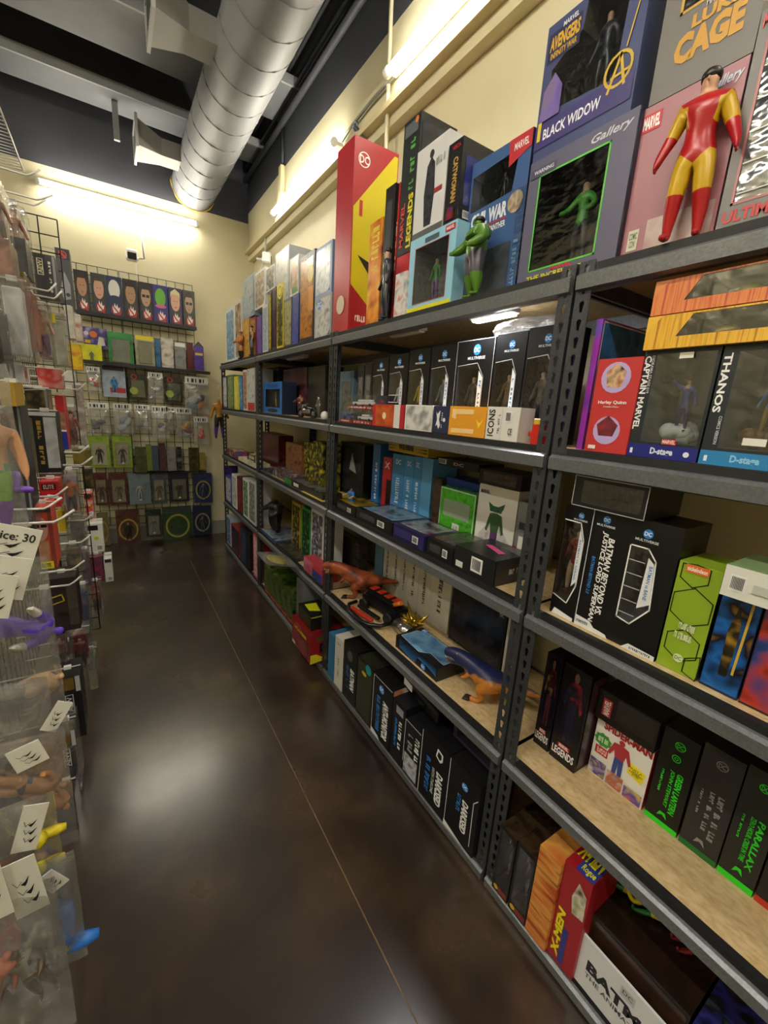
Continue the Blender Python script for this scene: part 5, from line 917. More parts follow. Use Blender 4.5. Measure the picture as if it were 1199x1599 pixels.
# ---- bottom shelf, far units
gs = G+'bottom shelf of the far units'
for L_, R_, T_, c, xf, t in [((351, 856), (361, 866), (350, 800), '#a8b8c8 #3a6a9a #d8dce0', .93, 'pale blue and white box on the far bottom shelf'), ((362, 868), (375, 882), (362, 818), '#8a2a2c #26304a #1a1a1e', .93, 'red black and blue box on the far bottom shelf'), ((376, 883), (385, 893), (377, 824), '#26304a #3a4a6a #1a1c24', .93, 'dark blue box on the far bottom shelf'), ((386, 894), (391, 899), (386, 832), '#17171a #2a2a2e #111114', .93, 'slim black box beside the tall red pack'), ((396, 907), (409, 922), (395, 830), '#c8303c #e0b8b8 #a8202c', .91, 'tall red pack with white flecks on the bottom shelf')]:
    b = shelf_box('boxed_figure', t, 'box', L_, R_, T_, ZB, xf, .16, c.split()[0], group=gs); b.rect('F', .08, .06, .92, .94, art(c, 24))
gx = [(413, 926), (421, 935), (430, 944), (439, 954), (448, 964), (457, 974)]
for i in range(5):
    b = shelf_box('boxed_toy', f'green striped toy box, {["first", "second", "third", "fourth", "fifth"][i]} of five from the far end', 'box', gx[i], gx[i+1], .225-.012*(i % 2), ZB, .915, .26, '#2a4a20', group='green striped toy boxes', bodymat=ramp_mat('green stripes', ['#0f170b', '#1f4018', '#5a6a28', '#131c0e'], 12, .3, 2, stretch=(1, 1, 4))); b.rect('F', .1, .0, .9, .12, '#a83a34')
b = shelf_box('boxed_figure', 'grey backed box in clear sleeve beside the big red box', 'box', (462, 983), (472, 993), (458, 896), ZB, .92, .16, '#6f7174', group=gs); b.poly('F', sq(.02, .02, .98, .98), PLAST, 'sleeve', .004)
b = Box('boxed_figure', 'big red box with yellow lettering sticking out of the bottom shelf', 'box', (.845, 2.09, ZB+.001), RIGHT, .285, .22, .175, '#8a1820', group=gs); b.text('F', '~8', .14, .66, .80, .80, '#d8c81c', 0, 0, .05).rect('F', .2, .86, .5, .94, '#a83a40').rect('F', .12, .06, .88, .60, art('#5a1820 #8a3a3a #2a2a6a', 20)).poly('R', [(.0, .0), (.42, .05), (.42, .10), (.16, .32), (.0, .32)], '#d8d020').rect('R', .25, .35, .42, .68, '#2a0c10').rect('R', .15, .78, .4, .92, '#4a4a1c').rect('F', .04, .03, .2, .15, '#c8c4c0')
b = Box('boxed_figure', 'small black box with neon yellow panel on top of the big red box', 'box', (.87, 2.10, ZB+.178), RIGHT, .20, .13, .085, '#17180f', group=gs); b.poly('T', [(.15, .2), (.6, .15), (.75, .6), (.2, .75)], '#d8e020').rect('F', .05, .05, .95, .95, art('#17180f #3a3a20 #1a1a14', 30)).line('R', [(0, .95), (1, .95)], .006, '#a8b820')
# hanging toy at the far post
p = hit((343, 630), 0, .90); hg = tag(empty('hanging_toy', (.895, p.y+.02, 1.12)), 'brown black and purple figure hanging on the far shelf post', 'figure')
link('body', figure_mesh({'*': '#a8742a', 'pelvis': '#1c1a1c', 'thigh': '#1c1a1c', 'shin': '#6a2a98', 'foot': '#141416', 'head': '#a8742a', 'torso': '#a8742a'}, 'stand', 1.25, False), hg).scale = (.40, .40, .40)
tubeobj('cord', [(0, 0, .40), (.01, 0, .46), (.02, 0, .50)], .004, paint('#c8b01c', .5), hg)
# ================================================================== back wall packs
YW = 4.735
port = [('#1d1c1e', '#b98a6c', '#2a1a12'), ('#24303c', '#d0a088', '#3a2a20'), ('#1c2850', '#e4e4e0', None), ('#2a241e', '#b08a68', '#1a120c'), ('#1c1c1c', '#c09a7c', '#2a1a10'), ('#2c2a7a', '#6ab82a', None), ('#2a2a5a', '#d8a890', '#d8ce9a'), ('#3a3630', '#b09478', '#2a2018')]
px = [(120, 143, 430, 487), (146, 169, 434, 491), (169, 194, 438, 495), (195, 218, 442, 499), (219, 241, 446, 503), (241, 264, 450, 506), (265, 286, 455, 510), (287, 306, 460, 513)]
desc = ['dark box with a close-up portrait, first from the left', 'box with portrait on pale grey, second from the left', 'navy box with white rounded shape, third from the left', 'brown toned portrait box, fourth from the left', 'portrait box with dark glasses, fifth from the left', 'box with big lime green shape, sixth from the left', 'portrait box with pale blond hair, seventh from the left', 'grey portrait box with glasses at the right end']
for i, (bg, skin, hair) in enumerate(port):
    a, c_ = hit((px[i][0], px[i][3]), 1, YW), hit((px[i][1], px[i][3]), 1, YW)
    b = Box('portrait_box', desc[i]+' on the upper grid shelf', 'box', ((a.x+c_.x)/2, YW, ZS1+.001), BACK, c_.x-a.x-.003, .07, .335, bg, group='portrait boxes on the back wall shelf')
    if hair:
        b.poly('F', [(.10, .28), (.90, .28), (.78, .52), (.22, .52)], '#3a3832').disc('F', .5, .64, .34, skin, 'printed_head', .25).poly('F', [(.14, .72), (.16, .88), (.5, .975), (.84, .88), (.86, .72), (.74, .82), (.26, .82)], hair).poly('F', [(.36, .66), (.46, .66), (.46, .645), (.36, .645)], '#3a241a').poly('F', [(.56, .66), (.66, .66), (.66, .645), (.56, .645)], '#3a241a').poly('F', [(.42, .50), (.60, .50), (.60, .485), (.42, .485)], '#7a3a30')
        if i in (4, 7): b.rect('F', .24, .62, .47, .69, '#1c1a1a').rect('F', .53, .62, .76, .69, '#1c1a1a')
    else: b.disc('F', .5, .68, .36, skin, 'printed_shape', .24).disc('F', .5, .46, .38, '#1c2850' if i == 2 else '#d86a9a', 'printed_shape', .08 if i == 2 else .05)
    b.disc('F', .55, .17, .32, '#c0242c', ring=.74).poly('F', [(.38, .10), (.70, .12), (.80, .26), (.66, .23), (.62, .34), (.54, .25), (.46, .36), (.40, .24), (.28, .28)], '#eceae6', 'emblem').line('F', [(.34, .27), (.76, .08)], .012, '#c0242c')
def dim_low(h, k=.62):
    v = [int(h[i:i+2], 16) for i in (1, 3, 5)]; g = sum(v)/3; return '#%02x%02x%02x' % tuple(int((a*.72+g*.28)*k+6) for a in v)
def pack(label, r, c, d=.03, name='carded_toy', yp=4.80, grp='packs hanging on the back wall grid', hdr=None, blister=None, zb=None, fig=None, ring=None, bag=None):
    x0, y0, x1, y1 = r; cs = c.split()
    if y0 > 690 and not bag: c = ' '.join(dim_low(k) for k in cs); cs = c.split(); ring = ring and dim_low(ring, .8)  # weaker light on the lower rows is painted in as darker, greyer colours
    b = face_box(name, label, 'bag' if bag else 'pack', x0, y0, x1, y1, yp, d, cs[0], group=grp, bodymat=art(c, 16) if len(cs) > 1 and not bag else (BAG if bag else None)) if not bag else None
    if bag:
        a, e, t = hit((x0, y1), 1, yp), hit((x1, y1), 1, yp), hit(((x0+x1)/2, y0), 1, yp); w_, h_ = e.x-a.x, t.z-a.z
        root = tag(empty('bagged_toy', ((a.x+e.x)/2, yp, a.z)), label, 'bag', grp)
        link('bag', pillow(w_*.96, h_*.86, .05, x0*.13+y0*.07), root, [BAG])
        link('header_card', boxmesh('header_card', (-w_/2*.9, -.003, h_*.80), (w_/2*.9, .003, h_)), root, [paint('#d9dad4', .6)])
        for k in range(5): link('header_print', boxmesh('header_print', (-w_*.36+k*w_*.15, -.0042, h_*.85), (-w_*.36+k*w_*.15+w_*(.05+.05*(k % 2)), -.0032, h_*.95)), root, [paint('#26282a', .6)])
        random.seed(int(x0*31+y0))
        for k, cc in enumerate(cs):
            s_ = min(w_, h_)*.19*random.uniform(.8, 1.2); me = sphere_mesh('contents', s_*1.3, .012, s_*.75, (0, 0, 0), 8, 6)
            o = link('contents', me, root, [paint(cc, .4)]); o.location = (random.uniform(-.2, .2)*w_, 0, h_*random.uniform(.2, .52)); o.rotation_euler = (0, random.uniform(-1, 1), 0)
        return root
    if hdr: b.rect('F', .03, .84, .97, .98, hdr)
    if blister: b.rect('F', .14, .08, .86, .80, blister); b.part('blister', boxmesh('blister', (-b.w*.36, -.028, b.h*.08), (b.w*.36, -.001, b.h*.80), .006), [PLAST])
    if fig: o = link('figure', figure_mesh({'*': fig, 'head': '#8a6a54'}, 'stand', 1.1, False), b.root); o.scale = (b.h*.55, b.h*.3, b.h*.55); o.location = (0, -.010, b.h*.14); b.rect('F', .42, .12, .58, .17, '#e4e4e0', 'price_sticker')
    if ring: b.disc('F', .5, .44, .42, ring, 'printed_ring', .36 if b.h < b.w*1.6 else .32, 22, ring=.84)
    return b
for lb, r, c, kw in [
 ('purple card with white and orange print above the yellow card', (132, 512, 169, 545), '#3a2a6a #4a3a86 #c8c4d8', dict(yp=4.82)),
 ('bright yellow card with grey figure on the middle grid shelf', (128, 538, 161, 569), '#c8c81c #d8d82a #c0b81c', dict(yp=4.745, fig='#6a6a54')),
 ('green pack with several grey figures on the middle grid shelf', (171, 520, 210, 571), '#1f6a34 #2a8a44 #15482a', dict(yp=4.75, blister='#5a6a5a', hdr='#2a8a44')),
 ('clear triple pack with yellow header on the middle grid shelf', (213, 524, 243, 572), '#8a8468 #a8a48a #6a644c', dict(yp=4.75, hdr='#e0cc1c', blister='#7a7a60')),
 ('slim black and blue pack on the middle grid shelf', (244, 530, 252, 573), '#17202c #2a6a9a #14181e', dict(yp=4.75)),
 ('maroon card with white pictures on the middle grid shelf', (253, 528, 272, 574), '#5a1c20 #d0ccc0 #7a3a34', dict(yp=4.75)),
 ('grey clear pack with white header on the middle grid shelf', (274, 535, 291, 577), '#5a5c5a #8a8c8a #3a3c3a', dict(yp=4.75, hdr='#e0e0dc')),
 ('dark maroon box near the right end of the middle grid shelf', (293, 535, 303, 577), '#4a1418 #5a1c22 #3a1014', dict(yp=4.75)),
 ('purple pack with pointed top at the right end of the middle grid shelf', (304, 541, 319, 578), '#3f2a7a #5a44a0 #2a1c54', dict(yp=4.75)),
 ('pale blue card with red band in the first hanging row', (162, 571, 198, 620), '#8fa0b8 #a8b4c4 #7a8ca8', dict(hdr='#26262a', fig='#3a8ac0')),
 ('black and green card with red round badge, left of two', (202, 585, 231, 624), '#15170f #2a3018 #101208', dict(hdr='#17181a', blister='#3a4424')),
 ('black and green card with red round badge, right of two', (258, 590, 286, 629), '#15170f #2a3018 #0f1108', dict(hdr='#17181a', blister='#34402a')),
 ('lime green card with dark figure, left of two', (141, 681, 174, 730), '#7a9a2a #8aaa3a #5a7a1c', dict(blister='#b8b49a', fig='#2a2c30')),
 ('lime green card with dark figure, right of two', (178, 681, 208, 730), '#6f8f24 #86a434 #55741a', dict(blister='#8f8c74', fig='#1c1c20')),
 ('yellow green clear box left in the small box row', (213, 698, 230, 738), '#8a9a24 #5a641c #b8b04a', {}),
 ('lime green box behind the yellow green clear box', (230, 694, 239, 735), '#8fb024 #a0c434 #6f901c', {}),
 ('slim dull blue box in the small box row', (239, 696, 249, 735), '#3f5a84 #4a6a98 #34486c', {}),
 ('slim maroon box in the small box row', (250, 692, 260, 735), '#5a1c2a #8a3a4a #3a1018', {}),
 ('small green and pink stacked pack in the small box row', (262, 699, 276, 735), '#5f8a34 #d8c8cc #4a6a2a', {}),
 ('small white and black pack in the small box row', (277, 698, 285, 735), '#d0c8c8 #17171a #b8a8ac', {}),
 ('yellow green box with round badge in the small box row', (296, 699, 311, 737), '#8a8a1c #3a3a14 #b8a82a', {}),
 ('short yellow box at the right end of the small box row', (312, 707, 321, 733), '#c8a81c #e0c42a #8a6a14', {}),
 ('red topped card with brown figure, left of two', (150, 739, 171, 789), '#6a1c1c #8a2a24 #4a1414', dict(blister='#7a6c54', fig='#3a2c20')),
 ('red topped card with brown figure, right of two', (173, 739, 202, 788), '#6a1c1c #8a2a24 #4a1414', dict(blister='#6c6048', fig='#3a2e24')),
 ('pale blue card with round bubble', (203, 740, 237, 787), '#8ab0c4 #a8c8d4 #6a90a8', dict(fig='#9a9a94')),
 ('grey blue card beside the pale blue round bubble card', (239, 740, 261, 785), '#4a607c #5f7894 #34465c', dict(blister='#84806c', fig='#3a3630')),
 ('dark navy card in the lower middle of the grid', (266, 739, 296, 783), '#1c2440 #26304f #141a30', dict(blister='#5c5a4a', fig='#2a2824')),
 ('royal blue card with yellow ring, upper of two at the right', (304, 739, 332, 785), '#1c3480 #26449a #142660', dict(ring='#c8a82a', fig='#3a3a3c')),
 ('blue and yellow card low on the left of the grid', (155, 801, 173, 852), '#26508a #b09a3a #8a7a44', dict(ring='#c0a02a')),
 ('red card with big yellow ring in the lowest row', (184, 797, 221, 850), '#6a1c18 #8a2c20 #a87a2a', dict(ring='#d0b42a', fig='#2a2620')),
 ('dark green card between the two ringed cards', (229, 796, 254, 838), '#1c2a1c #2a3c28 #141e14', dict(blister='#4a4c38', fig='#2a2a22')),
 ('wide green pack with yellow oval in the lowest row', (256, 792, 301, 843), '#2a5a24 #3f7a30 #1c3c1a', dict(ring='#d0c42a', hdr='#2c3a40')),
 ('navy card with pale ring in the lowest row', (303, 790, 331, 835), '#18264f #22346a #101a3a', dict(ring='#a89a5a', fig='#3a3c3a'))]:
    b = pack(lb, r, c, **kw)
    if 'red band' in lb: b.rect('F', .3, .14, .98, .30, '#b02a34')
    if 'round badge, ' in lb: b.disc('F', .32, .90, .16, '#c02430', ring=.7).disc('F', .28, .35, .22, '#a8b84a')
    if 'white and orange' in lb: b.disc('F', .42, .68, .16, '#d8702a').disc('F', .12, .7, .1, '#d8d4e0').poly('F', [(.55, .15), (.9, .2), (.85, .55), (.65, .6)], '#dcdad0').rect('F', .04, .25, .28, .4, '#d8a82a')
    if 'pointed top' in lb: b.part('peak', mesh('peak', [(-b.w/2, 0, b.h), (b.w/2, 0, b.h), (0, 0, b.h*1.2), (-b.w/2, b.d, b.h), (b.w/2, b.d, b.h), (0, b.d, b.h*1.2)], [(0, 1, 2), (5, 4, 3), (0, 2, 5, 3), (1, 4, 5, 2)]), [paint('#3a3440', .4)]).rect('F', .1, .62, .9, .72, '#d0b83a')
for lb, r, c in [
 ('small clear bag with bright red piece, left in the first hanging row', (137, 573, 160, 613), '#e0242c #e0242c #d8d8d4'), ('clear bag with white and silver pieces between the green cards', (232, 582, 257, 622), '#c0c2c4 #8a90a0 #d8c060'), ('large clear bag with blue, white and orange pieces at the right', (289, 589, 328, 645), '#5a80b8 #d8d8d8 #d88a2a #2a3a6a #c0c8d0'),
 ('clear bag with dark grey pieces at the left of the bag row', (139, 629, 175, 677), '#5a5a5e #3a3a40 #7a6a68 #4a4a50'), ('clear bag with pale blue and white pieces in the bag row', (179, 630, 210, 678), '#8ab0d0 #d8d8d0 #c8c4b8 #b8d0e0'), ('small clear bag with grey contents in the bag row', (211, 632, 237, 671), '#6a6a64 #7a7a72'), ('clear bag with white and navy pieces in the bag row', (238, 634, 266, 685), '#d8d4c8 #2a2a6a #e0dcd0 #c8b060'), ('clear bag with purple bits behind the white and navy one', (260, 636, 276, 672), '#5a4a8a #8a8a90'), ('clear bag with orange tool piece in the bag row', (275, 637, 302, 683), '#d8982a #d8982a #8a2a34'), ('small clear bag with bright red spiky ball at the right', (303, 651, 327, 695), '#e0242c #e0242c #e0343c')]:
    pack(lb, r, c, bag=True, yp=4.76)
a, c_ = hit((211, 738), 1, 4.80), hit((322, 737), 1, 4.80)
o = tag(link('grid_shelf', boxmesh('grid_shelf', (a.x, 4.77, a.z-.008), (c_.x, 4.85, a.z-.002)), None, [paint('#1a1b1d', .45)]), 'short black shelf under the row of small boxes on the back wall', 'shelf', 'black shelves on the back wall grid')
# ================================================================== left display
gl = 'packs hanging on the left display'
def lp(label, r, yp, c, d=.14, clear_=None, name='hanging_pack', fig=None, **k):
    cs = c.split(); b = face_box(name, label, 'pack', *r, yp, d, cs[0], group=gl, bodymat=(clear('#f0f0f0', .13, .08, .04) if clear_ else art(c, 20) if len(cs) > 1 else None))
    if clear_: b.part('insert', boxmesh('insert', (-b.w*.34, d*.25, b.h*.06), (b.w*.34, d*.75, b.h*.9), .004), [art(c, 22) if len(cs) > 1 else paint(c, .5)])
    if fig: o = link('figure', figure_mesh({'*': fig[0], 'thigh': fig[1], 'shin': fig[1], 'head': '#b08468'}, 'stand', 1.15, False), b.root); o.scale = (b.h*.8,)*3; o.location = (0, d*.18, b.h*.08)
    return b
for lb, r, yp, c, cl, fig in [
 ('clear bag-like pack with brown figure at the upper left edge', (-14, 280, 15, 398), 1.9, '#d8d4cc #8a5a3a #e0dcd8', 1, ('#7a4a34', '#4a3a34')),
 ('clear pack with brown and purple figure high on the left', (19, 312, 38, 420), 2.25, '#b8b4b4 #7a5038 #8a6a9a', 1, ('#7a4a34', '#7a4a9a')),
 ('tall clear pack right of the brown and purple figure', (40, 326, 55, 470), 2.4, '#a8a494 #c8c4b4 #6a665c', 1, None),
 ('black grey box high on the left with small label', (22, 372, 46, 428), 2.15, '#3a3a3c #4a4a4c #2a2a2c', 0, None),
 ('dark pack with pale portrait at the upper left edge', (-12, 372, 22, 432), 1.8, '#17171a #8a6a5a #26262a', 0, None),
 ('black box with framed letters hanging beside the grid end', (57, 398, 92, 462), 2.6, '#2c2c2e', 0, None),
 ('dark grey box with red round badge beside the portrait boxes', (95, 390, 117, 480), 3.55, '#3a3c40', 0, None),
 ('brown gold pack below the black grey box', (25, 424, 43, 470), 2.05, '#5a4a2c #8a743c #3a301c', 0, None),
 ('large clear clamshell with silvery inside on the left', (5, 432, 52, 562), 1.7, '#b8bcc4 #d8dadd #8a8e98', 1, None),
 ('gold brown card behind the large clear clamshell', (42, 455, 60, 545), 2.0, '#6a5a30 #8a3a34 #a89450', 0, None),
 ('clear pack with purple and skin coloured figure', (56, 472, 85, 565), 2.2, '#8a8684 #b8a090 #6a5a7a', 1, ('#a87a60', '#6a4a8a')),
 ('clear double pack with yellow clip', (85, 490, 110, 575), 2.45, '#a8a490 #c8c8bc #7a7868', 1, None),
 ('black pack at the left edge under the clear clamshell', (-16, 480, 14, 610), 1.6, '#17171a #2a2a2e #c8c8c8', 0, None),
 ('white backed card hanging beyond the grid end', (104, 478, 118, 528), 3.3, '#d0ccc0 #b8b4a8 #8a867c', 0, None),
 ('small red and white card beyond the white backed card', (119, 492, 130, 532), 3.5, '#b83028 #d8d0c8 #26304a', 0, None),
 ('red and yellow card beyond the grid end', (109, 537, 130, 577), 3.35, '#b8242c #d8b82a #8a1c24', 0, None),
 ('gold card at the left edge above the dark box', (2, 597, 27, 634), 1.5, '#a8842a', 0, None),
 ('tall dark grey box with silver edges on the left', (17, 625, 53, 795), 1.6, '#2a2a2c', 0, None),
 ('gold and black box behind the tall dark grey box', (42, 607, 78, 645), 1.95, '#7a6a34 #26241c #a8924a', 0, None),
 ('tall black box with gold lettering and silver window', (56, 644, 98, 738), 1.85, '#17171a', 0, None),
 ('red, white and blue slim box hanging on the left', (94, 618, 108, 702), 2.25, '#b8262c', 0, None),
 ('brown figure pack right of the red white and blue box', (109, 636, 122, 700), 2.5, '#8a5040 #5a3028 #b89484', 1, ('#8a4a38', '#5a3028')),
 ('white backed long card with small pictures', (123, 602, 138, 702), 2.9, '#c8c4b8 #8a8078 #d8d4cc', 0, None),
 ('black and gold box on the left below the white backed card', (115, 702, 143, 728), 2.7, '#26241c #7a6a2c #17160f', 0, None),
 ('rounded clear clamshell with orange figure', (97, 737, 130, 808), 2.2, '#8a8c98 #c0c2cc #d8803a', 1, ('#c87a3a', '#5a5c68')),
 ('red box with white fur trimmed print on the left', (65, 752, 96, 792), 2.0, '#b81c28', 0, None),
 ('box with portrait in dark glasses and yellow label', (56, 792, 91, 888), 1.75, '#c84a30', 0, None),
 ('black clamshell with silver edges at the lower left', (26, 832, 56, 915), 1.5, '#1c1c1e #3a3a3e #121214', 0, None),
 ('small yellow pack beside the portrait box', (92, 798, 104, 830), 2.2, '#b89a1c', 0, None),
 ('clear pack with black hanger below the orange figure', (106, 812, 138, 852), 2.3, '#5a5654 #8a8684 #3a3634', 1, None),
 ('white card with yellow dot hanging toward the aisle', (139, 818, 164, 862), 2.9, '#d8d8d0', 0, None),
 ('white barcode card just above the yellow dot card', (134, 770, 148, 808), 3.0, '#d0ccc0 #c0342c #d8d4c8', 0, None),
 ('black and gold round window pack on the lower left', (98, 856, 133, 892), 2.1, '#8a6a44 #26242a #b89a5a', 1, None),
 ('dark brown box with small yellow frame on the lower left', (78, 902, 128, 985), 1.95, '#2a1e20', 0, None),
 ('red and purple card low beyond the dark brown box', (144, 870, 163, 908), 3.1, '#a8242c #4a2a4a #c03a3c', 0, None),
 ('white barcode tag standing out low in the aisle', (165, 872, 178, 908), 3.1, '#d4d4cc', 0, None),
 ('dark red pack near the floor at the far end', (143, 912, 163, 960), 2.9, '#5a1c20 #8a4a40 #2a1416', 1, ('#8a4a40', '#3a2024')),
 ('black pack with blue and gold print near the dark red one', (129, 918, 145, 998), 2.5, '#17171c #2a4a7a #8a7434', 1, None),
 ('black and red figure pack low on the left', (112, 990, 146, 1050), 2.2, '#17171a #7a2024 #c8c4c0', 1, ('#8a2424', '#26262a')),
 ('clear narrow pack with pink and green contents near the floor', (138, 1022, 158, 1090), 2.3, '#a88a84 #8a9a7a #c8c4bc', 1, None),
 ('black box with framed letters and gold tube near the floor', (94, 1056, 137, 1153), 1.85, '#141416', 0, None),
 ('clear topped black box below the black box with gold tube', (94, 1140, 130, 1238), 1.65, '#1a1a1c #5a4a1c #8a8c90', 1, None),
 ('white and red folded pack above the gold and black box', (60, 576, 98, 606), 2.15, '#d0ccc4 #b8302c #c8c4bc', 0, None),
 ('white stacked cards beyond the grid end at eye level', (104, 582, 122, 640), 3.0, '#c8c4b8 #d8d4c8 #8a8a84', 0, None),
 ('white paper backed pack at the left edge below the clamshell', (8, 570, 38, 597), 1.75, '#d8d8d4 #c8c8c4 #17171a', 0, None),
 ('dark clear pack under the gold lettered box', (62, 740, 97, 752), 2.15, '#2a2624 #4a4440 #1a1816', 0, None),
 ('black and silver clamshell left of the portrait box', (22, 796, 56, 830), 1.6, '#2a2a2e #8a8c90 #17171a', 1, None),
 ('gold and black far pack beside the orange figure clamshell', (131, 732, 147, 768), 3.2, '#6a5a2c #26241c #8a7a3c', 0, None),
 ('dark pack beyond the clear pack with black hanger', (131, 862, 143, 915), 2.7, '#2a2428 #5a4a50 #17151a', 0, None),
 ('dark red pack under the dark brown box', (84, 990, 111, 1050), 1.95, '#4a2024 #26181c #8a3a3c', 1, ('#6a2a2c', '#26181c')),
 ('grey clear pack above the framed letter box near the floor', (100, 1012, 112, 1054), 2.1, '#6a6864 #3a3836 #8a8884', 1, None),
 ('beige card high between the clear packs', (44, 470, 56, 545), 2.5, '#a89468 #8a7850 #c0b088', 0, None),
 ('purple tinted clear pack low on the left', (66, 930, 79, 985), 1.7, '#6a5a7a #8a7a98 #4a3a54', 1, None),
 ('lowest black box of the left display', (98, 1240, 131, 1345), 1.5, '#141416 #26262a #0f0f11', 0, None)]:
    b = lp(lb, r, yp, c, clear_=cl, fig=fig)
    hx, hz = b.root.location.x, b.root.location.z+b.h+.004; hk = tag(empty('peg_hook', (-.43, yp+.07, hz)), 'thin peg hook that carries the '+' '.join(lb.split()[:9]), 'hook', 'white peg hooks')
    if hx > -.42: tubeobj('rod', [(0, 0, 0), (hx+.43, 0, 0), (hx+.43+b.w*.5, 0, .0)], .003, paint('#b8b8b2', .35), hk, 5)
    b.part('hang_tab', boxmesh('hang_tab', (-.012, .062, b.h-.002), (.012, .078, b.h+.012)), [paint('#d0d0cc', .4)])
    if 'framed letters hanging' in lb: b.line('F', sq(.18, .50, .42, .88), .003, '#d0ccc0', closed=True).text('F', 'AEW', .20, .53, .40, .85, '#d0c8a0', 90).text('F', '~10', .66, .1, .78, .85, '#d8d8d4', 90).rect('F', .86, .02, .98, .98, '#8a8c90')
    if 'red round badge beside' in lb: b.rect('F', .0, .82, 1, 1, '#141416').disc('F', .5, .90, .30, '#c02430', ring=.72).line('F', [(.32, .94), (.68, .86)], .012, '#c02430').poly('F', [(.1, .30), (.5, .62), (.85, .40), (.8, .15), (.3, .12)], '#8a8c90').disc('F', .62, .22, .16, '#26262a')
    if 'gold tube' in lb: b.line('F', sq(.38, .42, .66, .72), .0025, '#c8c8c4', closed=True).text('F', 'AEW', .42, .45, .62, .69, '#d0d0cc', 90).rect('F', .2, .80, .75, .99, '#6a5218').rect('F', .80, .76, .98, 1, '#a8aaae')
    if 'gold lettering and silver' in lb: b.rect('F', .50, .08, .98, .92, art('#8a8c90 #b8babe #4a4c50', 18)).text('F', '~9', .22, .12, .40, .86, '#a88a3a', -90, 0, .05).rect('F', .0, .94, 1, 1, '#c0c2c6').rect('F', .0, .0, .1, .9, '#5a5648')
    if 'tall dark grey box' in lb: b.rect('F', .86, .0, .97, 1, '#7a7c80').poly('F', [(.0, .90), (.6, .96), (.9, .96), (.9, 1), (.0, .93)], '#c0c2c6')
    if 'red, white and blue' in lb: b.rect('F', .0, .36, 1, .70, art('#b88a70 #8a5a44 #c09a84', 40)).rect('F', .0, .34, 1, .37, '#e0e0dc').rect('F', .0, .0, 1, .33, '#1c2c8a')
    if 'fur trimmed' in lb: b.poly('F', [(.15, .35), (.4, .52), (.95, .44), (.98, .30), (.45, .38), (.2, .2)], '#e8e4e0').rect('F', .1, .68, .85, .92, '#3a1014').text('F', 'ELITE', .2, .72, .75, .88, '#d8b0a8').disc('F', .5, .16, .28, '#a06a54', 'printed_head', .2)
    if 'dark glasses' in lb: b.rect('F', .82, .0, 1, 1, '#8a3a34').disc('F', .42, .66, .36, '#c0948a', 'printed_head', .20).rect('F', .12, .68, .40, .73, '#121214').rect('F', .46, .68, .74, .73, '#121214').rect('F', .1, .12, .74, .46, art('#a87a5c #b88a6c #7a5440', 30)).rect('F', .15, .0, .85, .12, '#d8d01c').text('F', 'ELITE', .28, .03, .72, .09, '#17150c').rect('F', .0, .92, 1, 1, '#3a2a2c')
    if 'yellow dot' in lb: b.disc('F', .55, .5, .15, '#c8cc1c').rect('F', .05, .78, .7, .95, '#17171a').barcode('F', .5, .05, .9, .25)
    if 'barcode' in lb: b.barcode('F', .3, .04, .9, .22).rect('F', .1, .84, .9, .97, '#26262a')
    if 'small yellow frame' in lb: b.line('F', [(.0, .64), (.5, .70), (.56, .58), (.06, .52)], .004, '#c8b02a', closed=True).rect('F', .3, .28, .75, .36, '#15100f').rect('F', .66, .1, .98, .9, clear('#d0c0d0', .2), 'window')
    if 'yellow clip' in lb: b.rect('F', .1, .82, .4, .98, '#d8c01c')
for i, (p0, y, ln) in enumerate([((20, 796), 1.55, .10), ((28, 818), 1.45, .11), ((97, 849), 2.15, .09), ((76, 893), 1.95, .10), ((76, 917), 1.9, .09), ((108, 813), 2.25, .08), ((92, 726), 1.9, .09), ((98, 706), 2.2, .08), ((46, 776), 1.75, .09), ((2, 262), 2.3, .10), ((14, 300), 2.4, .12), ((22, 312), 2.5, .09), ((62, 588), 2.2, .08), ((100, 606), 2.35, .07), ((52, 450), 2.1, .06), ((62, 462), 2.15, .06)]):
    p = hit(p0, 1, y); pos = ['beside the gold card', 'above the price tags', 'by the black and gold round pack', 'just above the dark brown box', 'across the dark brown box', 'under the orange figure clamshell', 'under the gold lettered box', 'at the red white and blue box', 'by the fur trimmed box', 'highest at the left edge', 'high on the left under the lamp', 'second high on the left', 'above the gold and black box', 'near the red white and blue box top', 'beside the gold brown card', 'right of the gold brown card'][i]
    hk = tag(empty('peg_hook', (-.43, y, p.z)), 'white metal peg hook '+pos, 'hook', 'white peg hooks'); L = p.x+.43
    tubeobj('rod', [(0, 0, 0), (L, 0, 0), (L+ln*.7, 0, -.002), (L+ln*.85, 0, .006), (L+ln*1.15, 0, .03)], .0035, paint('#d8d8d2', .35), hk, 6)
    link('plate', boxmesh('plate', (-.004, -.015, -.012), (.004, .015, .05)), hk, [paint('#d8d8d2', .4)])
